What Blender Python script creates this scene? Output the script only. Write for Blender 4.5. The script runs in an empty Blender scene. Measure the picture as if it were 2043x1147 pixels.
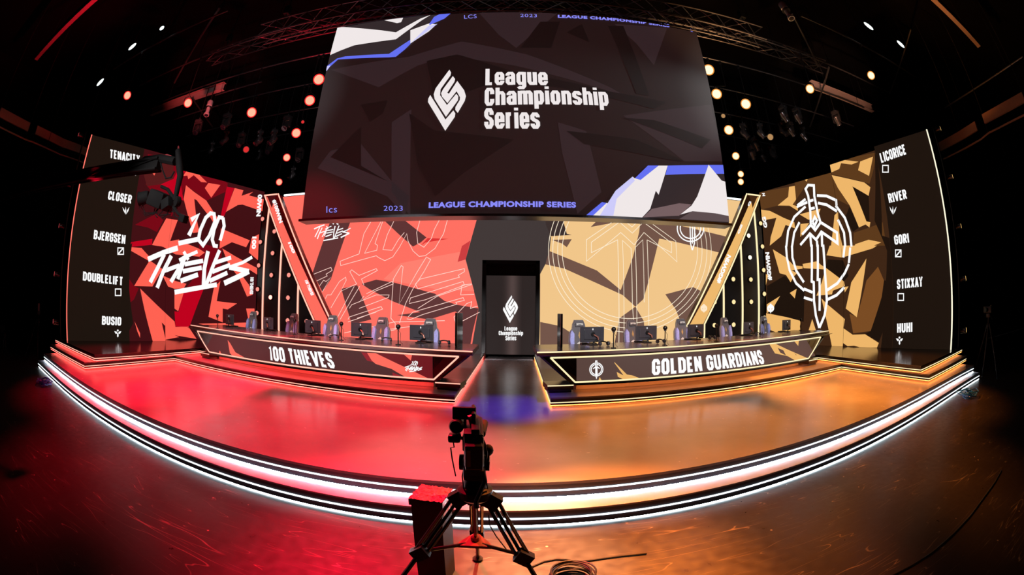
import bpy, bmesh, math, random
import numpy as np
from mathutils import Matrix, Vector, Quaternion
from mathutils.geometry import tessellate_polygon

S = bpy.context.scene
COL = S.collection
random.seed(7)
V = Vector

# ------------------------------------------------------------------ camera
IW, IH = 2043, 1147
FPX = 835.0                                    # focal length of the fisheye, pixels
PITCH, ROLL, HC = math.radians(3.3), math.radians(-0.53), 2.09
cp, sp, cr, sr = math.cos(PITCH), math.sin(PITCH), math.cos(ROLL), math.sin(ROLL)
CAMR = Matrix(((1, 0, 0), (0, cp, -sp), (0, sp, cp))) @ Matrix(((cr, 0, sr), (0, 1, 0), (-sr, 0, cr)))
cam = bpy.data.cameras.new('camera')
cam_ob = bpy.data.objects.new('camera', cam)
COL.objects.link(cam_ob)
cam.type = 'PANO'
for h in (cam, getattr(cam, 'cycles', None)):
    try:
        h.panorama_type = 'FISHEYE_EQUISOLID'
        h.fisheye_lens = FPX * 36 / IW
        h.fisheye_fov = math.pi
    except Exception:
        pass
cam.sensor_width = 36
cam.clip_end = 200
_r, _f, _u = CAMR.col[0], CAMR.col[1], CAMR.col[2]
cam_ob.matrix_world = Matrix(((_r[0], _u[0], -_f[0], 0), (_r[1], _u[1], -_f[1], 0),
                              (_r[2], _u[2], -_f[2], HC), (0, 0, 0, 1)))
S.camera = cam_ob

# ------------------------------------------------------------------ world, exposure
S.view_settings.view_transform = 'Standard'
S.view_settings.look = 'None'
S.view_settings.gamma = 1
S.view_settings.exposure = 0
S.view_settings.use_curve_mapping = False
W = bpy.data.worlds.new('world')
S.world = W
W.use_nodes = True
W.node_tree.nodes['Background'].inputs[0].default_value = (.006, .003, .003, 1)
W.node_tree.nodes['Background'].inputs[1].default_value = 1


def spot(name, loc, aim, color, power, angle, blend=.5, radius=.12):
    d = bpy.data.lights.new(name, 'SPOT')
    d.energy, d.color, d.spot_size, d.spot_blend, d.shadow_soft_size = power, color, math.radians(angle), blend, radius
    o = bpy.data.objects.new(name, d)
    COL.objects.link(o)
    o.location = loc
    o.rotation_euler = (V(aim) - V(loc)).to_track_quat('-Z', 'Y').to_euler()
    return o


RED, AMB = (1, .006, .035), (1, .285, .03)
spot('stage_wash_red', (-5.6, 10.6, 8.4), (-4.6, 6.0, .3), RED, 19000, 46, .7)
spot('stage_wash_red', (-8.4, 8.4, 8.8), (-8.6, 6.9, .3), RED, 15000, 50, .7)
spot('stage_wash_red', (-3.4, 8.2, 9.2), (-2.7, 4.9, .3), RED, 11500, 36, .6)
spot('stage_wash_amber', (5.8, 10.6, 8.4), (4.6, 6.0, .3), AMB, 10000, 46, .7)
spot('stage_wash_amber', (8.4, 8.4, 8.8), (8.4, 6.8, .3), AMB, 7500, 50, .7)
spot('stage_wash_amber', (3.4, 8.2, 9.2), (2.4, 4.9, .3), AMB, 6500, 36, .6)
spot('aisle_wash_violet', (.1, 5.2, 9.6), (0, 7.3, .37), (.14, .05, 1), 5200, 16, 1)
spot('floor_wash_red', (-3.5, 7.5, 10.0), (-.9, 2.8, 0), RED, 26000, 19, 1)
spot('floor_wash_red', (-4.5, 7.5, 10.0), (-1.8, 2.9, 0), RED, 3000, 20, 1)
spot('floor_wash_amber', (3.5, 7.5, 10.0), (.7, 2.7, 0), (1, .22, .03), 28000, 17, 1)
spot('floor_wash_amber', (4.5, 7.5, 10.0), (1.9, 2.7, 0), (1, .16, .02), 3600, 22, 1)
for kx in (-7.0, -2.9, 2.9, 7.0):
    spot('front_key_white', (kx * .8, -2.0, 6.2), (kx, 10.4 + abs(kx) * .1, 1.75), (1, .96, .97), 5400, 21, .6, .3)
spot('desk_wash_red', (-5.5, 5.4, 9.6), (-5.2, 9.6, 1.4), RED, 2600, 40, .6)
spot('desk_wash_amber', (5.5, 5.4, 9.6), (5.2, 9.6, 1.4), AMB, 1700, 40, .6)
spot('beam_light_red', (-9.0, 6.5, 6.5), (-12.8, 11.4, 11), (1, .10, .10), 3000, 34, .6)
spot('beam_light_amber', (9.0, 6.5, 6.5), (13.2, 11.0, 11), (1, .5, .3), 2200, 34, .6)
spot('screen_edge_white', (8.6, 8.6, 8.6), (5.0, 9.6, 7.6), (1, 1, 1), 1300, 50, .9)
spot('centre_key_pink', (-.8, 8.4, 9.5), (-.5, 4.7, .3), (1, .42, .34), 4200, 20, .9)
spot('centre_floor_peach', (.6, 8.6, 9.9), (.25, 2.95, 0), (1, .45, .19), 34000, 9.5, 1)
spot('truss_white', (-3.5, 3.0, 6.0), (-9.0, 12.0, 9.3), (1, .95, 1), 900, 44, .7)
spot('truss_white', (3.5, 3.0, 6.0), (9.0, 12.0, 9.3), (1, .95, .9), 900, 44, .7)
spot('ceiling_uplight_red', (-9.5, 12.5, 1.2), (-9.5, 9.0, 11.0), RED, 1500, 80, .8)
spot('ceiling_uplight_amber', (9.5, 12.5, 1.2), (9.5, 9.0, 11.0), (1, .42, .12), 900, 80, .8)
spot('truss_light_red', (-8.0, 6.2, 5.5), (-14.0, 3.8, 11.0), RED, 4500, 50, .8)
spot('truss_light_amber', (8.0, 6.2, 5.5), (14.0, 3.8, 11.0), (1, .36, .08), 2500, 50, .8)
spot('truss_light_red', (-9.5, 4.5, 4.0), (-6.5, 8.8, 10.4), RED, 1500, 30, .8)
spot('truss_light_amber', (9.5, 4.5, 4.0), (6.5, 8.8, 10.4), (1, .5, .2), 1200, 30, .8)


# ------------------------------------------------------------------ picture rays -> the place
def ray(x, y):
    a, b = x - IW / 2, IH / 2 - y
    R = math.hypot(a, b) + 1e-9
    th = 2 * math.asin(R / 2 / FPX)
    return CAMR @ V((math.sin(th) * a / R, math.cos(th), math.sin(th) * b / R))


EYE = V((0, 0, HC))


def atz(p, z):
    d = ray(*p)
    return EYE + d * ((z - HC) / d.z)


def aty(p, y):
    d = ray(*p)
    return EYE + d * (y / d.y)


def zoomed(ox, oy, s):
    return lambda *q: [(ox + x / s, oy + y / s) for x, y in q]


# ------------------------------------------------------------------ materials
def lin(c):
    return tuple(((v / 255) / 12.92 if v / 255 <= .04045 else ((v / 255 + .055) / 1.055) ** 2.4) for v in c)


_MATS = {}


def pbr(name, rgb, rough=.5, metal=0.0, vary=.12, scale=6.0, spec=.5, coat=0.0):
    if name in _MATS:
        return _MATS[name]
    m = bpy.data.materials.new(name)
    m.use_nodes = True
    nt = m.node_tree
    b = nt.nodes['Principled BSDF']
    tc = nt.nodes.new('ShaderNodeTexCoord')
    nz = nt.nodes.new('ShaderNodeTexNoise')
    nz.inputs['Scale'].default_value = scale
    nz.inputs['Detail'].default_value = 4
    nt.links.new(tc.outputs['Object'], nz.inputs['Vector'])
    mr = nt.nodes.new('ShaderNodeMapRange')
    mr.inputs[3].default_value = 1 - vary
    mr.inputs[4].default_value = 1 + vary
    nt.links.new(nz.outputs['Fac'], mr.inputs[0])
    mx = nt.nodes.new('ShaderNodeVectorMath')
    mx.operation = 'SCALE'
    mx.inputs[0].default_value = lin(rgb)
    nt.links.new(mr.outputs[0], mx.inputs['Scale'])
    nt.links.new(mx.outputs[0], b.inputs['Base Color'])
    rr = nt.nodes.new('ShaderNodeMapRange')
    rr.inputs[3].default_value = max(.02, rough * (1 - vary))
    rr.inputs[4].default_value = min(1, rough * (1 + vary))
    nt.links.new(nz.outputs['Fac'], rr.inputs[0])
    nt.links.new(rr.outputs[0], b.inputs['Roughness'])
    b.inputs['Metallic'].default_value = metal
    b.inputs['Specular IOR Level'].default_value = spec
    b.inputs['Coat Weight'].default_value = coat
    _MATS[name] = m
    return m


def emit(name, rgb, strength=1.0, linear=False):
    """A surface that gives off light: LED tiles, light strips, lamp lenses."""
    if name in _MATS:
        return _MATS[name]
    m = bpy.data.materials.new(name)
    m.use_nodes = True
    b = m.node_tree.nodes['Principled BSDF']
    c = rgb if linear else lin(rgb)
    b.inputs['Base Color'].default_value = (.01, .01, .01, 1)
    b.inputs['Roughness'].default_value = .5
    b.inputs['Specular IOR Level'].default_value = 0
    b.inputs['Emission Color'].default_value = (*c, 1)
    b.inputs['Emission Strength'].default_value = strength
    _MATS[name] = m
    return m


def led(rgb, k=1.0):
    return emit('led_%d_%d_%d_%d' % (*rgb, int(k * 100)), rgb, k)


BLACK = pbr('black_paint', (16, 14, 14), .38)
GLOSS = pbr('black_gloss_laminate', (20, 17, 17), .22, spec=.6)
DARK = pbr('dark_steel', (30, 29, 30), .45, .6)
STEEL = pbr('brushed_steel', (120, 120, 124), .3, .9)
ALU = pbr('truss_aluminium', (96, 94, 96), .36, .9)
RUBBER = pbr('black_rubber', (12, 12, 12), .75)
PLASTIC = pbr('black_plastic', (18, 17, 18), .42)
GREYPL = pbr('charcoal_plastic', (58, 57, 62), .4)
WHITE_LED = emit('white_led', (1, 1, 1), 1.0, True)
STRIP_W = emit('white_strip', (.86, .95, 1), 2.2, True)
STRIP_R = emit('red_strip', (1, .40, .30), 1.55, True)
STRIP_A = emit('amber_strip', (1, .80, .46), 1.2, True)
GLOW_W = emit('white_underglow', (.82, .88, 1), 95, True)
GLOW_F = emit('white_floor_underglow', (.78, .92, 1), 20, True)
GLOW_R = emit('red_underglow', (1, .05, .04), 16, True)
GLOW_A = emit('amber_underglow', (1, .24, .045), 8, True)


def floor_material(name, base, rough, scratch, tint):
    """Worn, scuffed, polished floor: noise in gloss and colour plus fine scratches of its own."""
    m = bpy.data.materials.new(name)
    m.use_nodes = True
    nt = m.node_tree
    N, Lk = nt.nodes.new, nt.links.new
    b = nt.nodes['Principled BSDF']
    tc = N('ShaderNodeTexCoord')
    big = N('ShaderNodeTexNoise')
    big.inputs['Scale'].default_value = .8
    big.inputs['Detail'].default_value = 6
    Lk(tc.outputs['Object'], big.inputs['Vector'])
    fine = N('ShaderNodeTexNoise')
    fine.inputs['Scale'].default_value = 9
    fine.inputs['Detail'].default_value = 8
    Lk(tc.outputs['Object'], fine.inputs['Vector'])
    facs = []
    for ang, sc in ((.35, 7.0), (-.9, 5.0), (1.4, 9.0)):
        mp = N('ShaderNodeMapping')
        mp.inputs['Rotation'].default_value = (0, 0, ang)
        mp.inputs['Scale'].default_value = (.09, 1, 1)
        Lk(tc.outputs['Object'], mp.inputs['Vector'])
        wob = N('ShaderNodeTexNoise')
        wob.inputs['Scale'].default_value = sc
        wob.inputs['Detail'].default_value = .6
        Lk(mp.outputs[0], wob.inputs['Vector'])
        d = N('ShaderNodeMath')
        d.operation = 'SUBTRACT'
        d.inputs[1].default_value = .5
        Lk(wob.outputs['Fac'], d.inputs[0])
        a = N('ShaderNodeMath')
        a.operation = 'ABSOLUTE'
        Lk(d.outputs[0], a.inputs[0])
        t = N('ShaderNodeMapRange')
        t.inputs[1].default_value = 0
        t.inputs[2].default_value = .0045
        t.inputs[3].default_value = 1
        t.inputs[4].default_value = 0
        Lk(a.outputs[0], t.inputs[0])
        msk = N('ShaderNodeTexNoise')
        msk.inputs['Scale'].default_value = 1.7 + ang
        Lk(tc.outputs['Object'], msk.inputs['Vector'])
        mm = N('ShaderNodeMapRange')
        mm.inputs[1].default_value = .5
        mm.inputs[2].default_value = .62
        Lk(msk.outputs['Fac'], mm.inputs[0])
        pr = N('ShaderNodeMath')
        pr.operation = 'MULTIPLY'
        Lk(t.outputs[0], pr.inputs[0])
        Lk(mm.outputs[0], pr.inputs[1])
        facs.append(pr)
    s1 = N('ShaderNodeMath')
    s1.operation = 'ADD'
    s1.use_clamp = True
    Lk(facs[0].outputs[0], s1.inputs[0])
    Lk(facs[1].outputs[0], s1.inputs[1])
    s2 = N('ShaderNodeMath')
    s2.operation = 'ADD'
    s2.use_clamp = True
    Lk(s1.outputs[0], s2.inputs[0])
    Lk(facs[2].outputs[0], s2.inputs[1])
    vo = N('ShaderNodeTexVoronoi')
    vo.inputs['Scale'].default_value = 3.4
    Lk(tc.outputs['Object'], vo.inputs['Vector'])
    vs_ = N('ShaderNodeMapRange')
    vs_.inputs[1].default_value = .035
    vs_.inputs[2].default_value = .05
    vs_.inputs[3].default_value = 1.6
    vs_.inputs[4].default_value = 0
    Lk(vo.outputs['Distance'], vs_.inputs[0])
    s4 = N('ShaderNodeMath')
    s4.operation = 'ADD'
    Lk(s2.outputs[0], s4.inputs[0])
    Lk(vs_.outputs[0], s4.inputs[1])
    s2 = s4
    s3 = N('ShaderNodeMath')
    s3.use_clamp = True
    s3.operation = 'MULTIPLY'
    s3.inputs[1].default_value = scratch
    Lk(s2.outputs[0], s3.inputs[0])
    ramp = N('ShaderNodeMix')
    ramp.data_type = 'RGBA'
    ramp.inputs[6].default_value = (*[c * .6 for c in lin(base)], 1)
    ramp.inputs[7].default_value = (*[c * 1.35 for c in lin(base)], 1)
    Lk(big.outputs['Fac'], ramp.inputs[0])
    mix = N('ShaderNodeMix')
    mix.data_type = 'RGBA'
    mix.inputs[7].default_value = (*lin(tint), 1)
    Lk(s3.outputs[0], mix.inputs[0])
    Lk(ramp.outputs[2], mix.inputs[6])
    Lk(mix.outputs[2], b.inputs['Base Color'])
    rg = N('ShaderNodeMapRange')
    rg.inputs[3].default_value = rough * .6
    rg.inputs[4].default_value = rough * 1.5
    Lk(fine.outputs['Fac'], rg.inputs[0])
    Lk(rg.outputs[0], b.inputs['Roughness'])
    bp = N('ShaderNodeBump')
    bp.inputs['Strength'].default_value = .06
    bp.inputs['Distance'].default_value = .02
    Lk(fine.outputs['Fac'], bp.inputs['Height'])
    Lk(bp.outputs[0], b.inputs['Normal'])
    b.inputs['Specular IOR Level'].default_value = .4
    return m


FLOORM = floor_material('scuffed_studio_floor', (54, 46, 43), .32, .5, (190, 170, 150))
DECKM = floor_material('polished_stage_deck', (140, 132, 132), .22, .12, (190, 180, 185))
TIERM = pbr('black_gloss_tier', (34, 30, 30), .16, spec=.7)


# ------------------------------------------------------------------ mesh building
class MB:
    def __init__(self):
        self.v, self.f, self.m = [], [], []

    def add(self, vs, fs, mi=0):
        k = len(self.v)
        self.v += [tuple(x) for x in vs]
        self.f += [tuple(i + k for i in f) for f in fs]
        self.m += [mi] * len(fs)
        return self

    def box(self, c, s, rot=None, mi=0, bev=0.0):
        x, y, z = s[0] / 2, s[1] / 2, s[2] / 2
        if bev > 0:
            bm = bmesh.new()
            bmesh.ops.create_cube(bm, size=1)
            for q in bm.verts:
                q.co = V((q.co.x * s[0], q.co.y * s[1], q.co.z * s[2]))
            bmesh.ops.bevel(bm, geom=bm.edges[:], offset=bev, segments=2, affect='EDGES', profile=.6)
            bm.verts.index_update()
            vs = [q.co.copy() for q in bm.verts]
            fs = [[q.index for q in f.verts] for f in bm.faces]
            bm.free()
        else:
            vs = [V((a * x, b * y, d * z)) for a in (-1, 1) for b in (-1, 1) for d in (-1, 1)]
            fs = [(0, 1, 3, 2), (4, 6, 7, 5), (0, 4, 5, 1), (2, 3, 7, 6), (0, 2, 6, 4), (1, 5, 7, 3)]
        R = rot if rot is not None else Matrix.Identity(3)
        return self.add([R @ q + V(c) for q in vs], fs, mi)

    def tube(self, pts, r, seg=10, mi=0, cap=True, closed=False):
        pts = [V(p) for p in pts]
        n = len(pts)
        rr = r if isinstance(r, (list, tuple)) else [r] * n
        vs, fs = [], []
        up = None
        for i, p in enumerate(pts):
            a = pts[i - 1] if (i > 0 or closed) else p
            b = pts[(i + 1) % n] if (i < n - 1 or closed) else p
            d = (b - a).normalized()
            if up is None:
                up = V((0, 0, 1)) if abs(d.z) < .9 else V((1, 0, 0))
            sd = d.cross(up)
            if sd.length < 1e-4:
                sd = d.cross(V((1, .3, 0)))
            sd.normalize()
            up2 = sd.cross(d).normalized()
            up = up2
            for k in range(seg):
                t = 2 * math.pi * (k + .5) / seg
                vs.append(p + (sd * math.cos(t) + up2 * math.sin(t)) * rr[i])
        m = n if closed else n - 1
        for i in range(m):
            for k in range(seg):
                j = (i + 1) % n
                fs.append((i * seg + k, i * seg + (k + 1) % seg, j * seg + (k + 1) % seg, j * seg + k))
        if cap and not closed:
            fs.append(tuple(range(seg - 1, -1, -1)))
            fs.append(tuple((n - 1) * seg + k for k in range(seg)))
        return self.add(vs, fs, mi)

    def lathe(self, prof, origin=(0, 0, 0), axis=(0, 0, 1), seg=20, mi=0):
        """prof: (radius, height) pairs, closed at both ends."""
        q = V((0, 0, 1)).rotation_difference(V(axis))
        vs, fs = [], []
        for r, h in prof:
            for k in range(seg):
                t = 2 * math.pi * k / seg
                vs.append(q @ V((r * math.cos(t), r * math.sin(t), h)) + V(origin))
        for i in range(len(prof) - 1):
            for k in range(seg):
                fs.append((i * seg + k, i * seg + (k + 1) % seg, (i + 1) * seg + (k + 1) % seg, (i + 1) * seg + k))
        fs.append(tuple(range(seg - 1, -1, -1)))
        fs.append(tuple((len(prof) - 1) * seg + k for k in range(seg)))
        return self.add(vs, fs, mi)

    def ball(self, c, r, mi=0, seg=12, sq=(1, 1, 1)):
        prof = []
        vs, fs = [], []
        n = seg // 2
        for i in range(n + 1):
            t = math.pi * i / n
            for k in range(seg):
                u = 2 * math.pi * k / seg
                vs.append(V(c) + V((r * math.sin(t) * math.cos(u) * sq[0], r * math.sin(t) * math.sin(u) * sq[1], -r * math.cos(t) * sq[2])))
        for i in range(n):
            for k in range(seg):
                fs.append((i * seg + k, i * seg + (k + 1) % seg, (i + 1) * seg + (k + 1) % seg, (i + 1) * seg + k))
        return self.add(vs, fs, mi)

    def prism(self, poly, z0, z1, mi=0, plane='xy'):
        """poly in 2-D, extruded between z0 and z1 along the third axis."""
        area = sum(poly[i][0] * poly[(i + 1) % len(poly)][1] - poly[(i + 1) % len(poly)][0] * poly[i][1] for i in range(len(poly)))
        if area < 0:
            poly = poly[::-1]
        if plane == 'xz':
            mk = lambda p, h: V((p[0], h, p[1]))
        elif plane == 'yz':
            mk = lambda p, h: V((h, p[0], p[1]))
        else:
            mk = lambda p, h: V((p[0], p[1], h))
        n = len(poly)
        vs = [mk(p, z0) for p in poly] + [mk(p, z1) for p in poly]
        tris = tessellate_polygon([[V((p[0], p[1], 0)) for p in poly]])
        fs = [tuple(t) for t in tris] + [tuple(i + n for i in t) for t in tris]
        fs += [(i, (i + 1) % n, n + (i + 1) % n, n + i) for i in range(n)]
        return self.add(vs, fs, mi)

    def band(self, path, z0, z1, th, mi=0, out=0.0):
        """A wall along a plan path, its front face `out` in front of the path and th thick behind that."""
        a, b = offset(path, -out), offset(path, th - out)
        n = len(path)
        vs = [V((*p, z0)) for p in a] + [V((*p, z1)) for p in a] + [V((*p, z0)) for p in b] + [V((*p, z1)) for p in b]
        fs = []
        for i in range(n - 1):
            j = i + 1
            fs += [(i, j, n + j, n + i), (2 * n + j, 2 * n + i, 3 * n + i, 3 * n + j), (n + i, n + j, 3 * n + j, 3 * n + i), (j, i, 2 * n + i, 2 * n + j)]
        fs += [(0, n, 3 * n, 2 * n), (n - 1, 3 * n - 1, 4 * n - 1, 2 * n - 1)]
        return self.add(vs, fs, mi)

    def build(self, name, mats, parent=None, smooth=False, local=False):
        me = bpy.data.meshes.new(name)
        vs = self.v
        if parent is not None and not local:
            inv = parent.matrix_basis.inverted() if parent.parent is None else (parent.parent.matrix_basis @ parent.matrix_basis).inverted()
            vs = [tuple(inv @ V(p)) for p in vs]
        me.from_pydata(vs, [], self.f)
        for m in (mats if isinstance(mats, (list, tuple)) else [mats]):
            me.materials.append(m)
        me.polygons.foreach_set('material_index', self.m)
        bm = bmesh.new()
        bm.from_mesh(me)
        bmesh.ops.recalc_face_normals(bm, faces=bm.faces[:])
        bm.to_mesh(me)
        bm.free()
        if smooth:
            me.shade_smooth()
            try:
                me.set_sharp_from_angle(angle=math.radians(38))
            except Exception:
                pass
        me.update()
        o = bpy.data.objects.new(name, me)
        COL.objects.link(o)
        if parent is not None:
            o.parent = parent
        return o


def offset(path, d):
    """Shift a plan path sideways (to its left) by d with mitred corners."""
    out = []
    n = len(path)
    for i in range(n):
        p = V(path[i])
        ds = []
        if i > 0:
            ds.append((p - V(path[i - 1])).normalized())
        if i < n - 1:
            ds.append((V(path[i + 1]) - p).normalized())
        ns = [V((-q.y, q.x)) for q in ds]
        if len(ns) == 1:
            out.append(tuple(p + ns[0] * d))
        else:
            m = ns[0] + ns[1]
            out.append(tuple(p + m * (d / max(.25, (1 + ns[0].dot(ns[1]))))))
    return out


def tag(o, label, cat, group=None, kind=None):
    o['label'] = label
    o['category'] = cat
    if group:
        o['group'] = group
    o['kind'] = kind or 'thing'
    return o


def thing(name, label, cat, loc=(0, 0, 0), rz=0.0, group=None):
    o = bpy.data.objects.new(name, None)
    o.empty_display_size = .2
    COL.objects.link(o)
    o.location = loc
    o.rotation_euler = (0, 0, rz)
    o.matrix_basis = Matrix.Translation(loc) @ Matrix.Rotation(rz, 4, 'Z')
    return tag(o, label, cat, group)


def struct(name, mb, mats):
    o = mb.build(name, mats)
    o['kind'] = 'structure'
    return o


def kids(o):
    return [c for c in bpy.data.objects if c.parent == o]


_KIDS = {}


def copy_tree(o, parent=None):
    c = o.copy()
    COL.objects.link(c)
    if parent:
        c.parent = parent
    if o.name not in _KIDS:
        _KIDS[o.name] = list(kids(o))
    for k in _KIDS[o.name]:
        copy_tree(k, c)
    return c


def place(src, used, label, loc, rz=0.0, group=None, scale=1.0):
    """The first call moves the source itself, later calls copy it with all its parts."""
    o = copy_tree(src) if used else src
    o.matrix_basis = Matrix.Translation(loc) @ Matrix.Rotation(rz, 4, 'Z') @ Matrix.Scale(scale, 4)
    o['label'] = label
    if group:
        o['group'] = group
    return o


# ------------------------------------------------------------------ flat and curved screens that carry artwork
def clip_rect(poly, u0, u1, z0, z1):
    for ax, lim, sg in ((0, u0, 1), (0, u1, -1), (1, z0, 1), (1, z1, -1)):
        out = []
        for i in range(len(poly)):
            a, b = poly[i - 1], poly[i]
            da, db = (a[ax] - lim) * sg, (b[ax] - lim) * sg
            if (da >= 0) != (db >= 0):
                t = da / (da - db)
                out.append((a[0] + (b[0] - a[0]) * t, a[1] + (b[1] - a[1]) * t))
            if db >= 0:
                out.append(b)
        poly = out
        if len(poly) < 3:
            return []
    return poly


class Flat:
    """A vertical plane from plan point a to plan point b; u runs along it, z up."""
    step = None

    def __init__(self, a, b, z0, z1):
        self.a, self.d = V(a), (V(b) - V(a))
        self.L = self.d.length
        self.d.normalize()
        self.z0, self.z1, self.u0, self.u1 = z0, z1, 0, self.L
        self.n = V((self.d.y, -self.d.x))          # faces the room when u runs left to right

    def uv(self, p):
        r = ray(*p)
        t = (self.a.x * self.n.x + self.a.y * self.n.y) / (r.x * self.n.x + r.y * self.n.y)
        q = EYE + r * t
        return ((V((q.x, q.y)) - self.a).dot(self.d), q.z)

    def pt(self, u, z, off=0.0):
        q = self.a + self.d * u + self.n * off
        return V((q.x, q.y, z))


class DeskFace:
    """The bowed, slightly leaning front of a desk: y follows one curve at the foot and another at the top."""
    step = .45

    def __init__(self, gb, gt, zb, zt, x0, x1):
        self.gb, self.gt, self.z0, self.z1, self.u0, self.u1 = gb, gt, zb, zt, x0, x1

    def y(self, x, z):
        t = (z - self.z0) / (self.z1 - self.z0)
        return self.gb(x) * (1 - t) + self.gt(x) * t

    def uv(self, p):
        r = ray(*p)
        lo, hi = 4.0, 24.0
        for _ in range(50):
            m = (lo + hi) / 2
            q = EYE + r * m
            if q.y < self.y(q.x, q.z):
                lo = m
            else:
                hi = m
        q = EYE + r * lo
        return (q.x, q.z)

    def pt(self, u, z, off=0.0):
        return V((u, self.y(u, z) - off - .016, z))


class Art:
    """Layers of LED artwork on one screen, collected into one mesh."""

    def __init__(self, surf):
        self.s, self.mb, self.mats = surf, MB(), []

    def mi(self, m):
        if m not in self.mats:
            self.mats.append(m)
        return self.mats.index(m)

    def uvpoly(self, poly, mat, layer, clip=True):
        s = self.s
        if clip:
            poly = clip_rect(poly, s.u0, s.u1, s.z0, s.z1)
        if len(poly) < 3:
            return
        pieces = [poly]
        if s.step:
            us = [p[0] for p in poly]
            k0, k1 = math.floor(min(us) / s.step), math.ceil(max(us) / s.step)
            pieces = [clip_rect(poly, k * s.step, (k + 1) * s.step, -99, 99) for k in range(k0, k1)]
        for q in pieces:
            if len(q) < 3:
                continue
            tr = tessellate_polygon([[V((a, b, 0)) for a, b in q]])
            self.mb.add([s.pt(a, b, .004 * layer) for a, b in q], tr, self.mi(mat))

    def poly(self, px, mat, layer=1):
        self.uvpoly([self.s.uv(p) for p in px], mat, layer)

    def full(self, mat, layer=1):
        s = self.s
        self.uvpoly([(s.u0, s.z0), (s.u1, s.z0), (s.u1, s.z1), (s.u0, s.z1)], mat, layer)

    def uvstroke(self, pts, w, mat, layer=2, closed=False):
        pts = [V(p) for p in pts]
        if closed:
            pts = pts + [pts[0]]
        n = len(pts)
        L, R = [], []
        for i in range(n):
            d1 = (pts[i] - pts[i - 1]).normalized() if i > 0 else None
            d2 = (pts[i + 1] - pts[i]).normalized() if i < n - 1 else None
            if closed and i in (0, n - 1):
                d1, d2 = (pts[-1] - pts[-2]).normalized(), (pts[1] - pts[0]).normalized()
            d1, d2 = d1 or d2, d2 or d1
            n1, n2 = V((-d1.y, d1.x)), V((-d2.y, d2.x))
            m = (n1 + n2) / max(.45, 1 + n1.dot(n2))
            L.append(pts[i] + m * w / 2)
            R.append(pts[i] - m * w / 2)
        for i in range(n - 1):
            self.uvpoly([tuple(R[i]), tuple(R[i + 1]), tuple(L[i + 1]), tuple(L[i])], mat, layer)

    def stroke(self, px, w, mat, layer=2, closed=False):
        self.uvstroke([self.s.uv(p) for p in px], w, mat, layer, closed)

    def text(self, string, bl, br, tl, mat, layer=3, bold=.03, space=1.0):
        """Lettering fitted to the parallelogram bl-br-tl given in the picture."""
        B, Rr, T = V(self.s.uv(bl)), V(self.s.uv(br)), V(self.s.uv(tl))
        self.uvtext(string, B, Rr - B, T - B, mat, layer, bold, space)

    def uvtext(self, string, B, X, Y, mat, layer=3, bold=.03, space=1.0):
        vs, fs = glyphs(string, bold, space)
        x0, x1 = min(v.x for v in vs), max(v.x for v in vs)
        y0, y1 = min(v.y for v in vs), max(v.y for v in vs)
        q = [B + X * ((v.x - x0) / (x1 - x0)) + Y * ((v.y - y0) / (y1 - y0)) for v in vs]
        self.mb.add([self.s.pt(a.x, a.y, .004 * layer) for a in q], fs, self.mi(mat))

    def build(self, name, parent):
        return self.mb.build(name, self.mats, parent)


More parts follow.
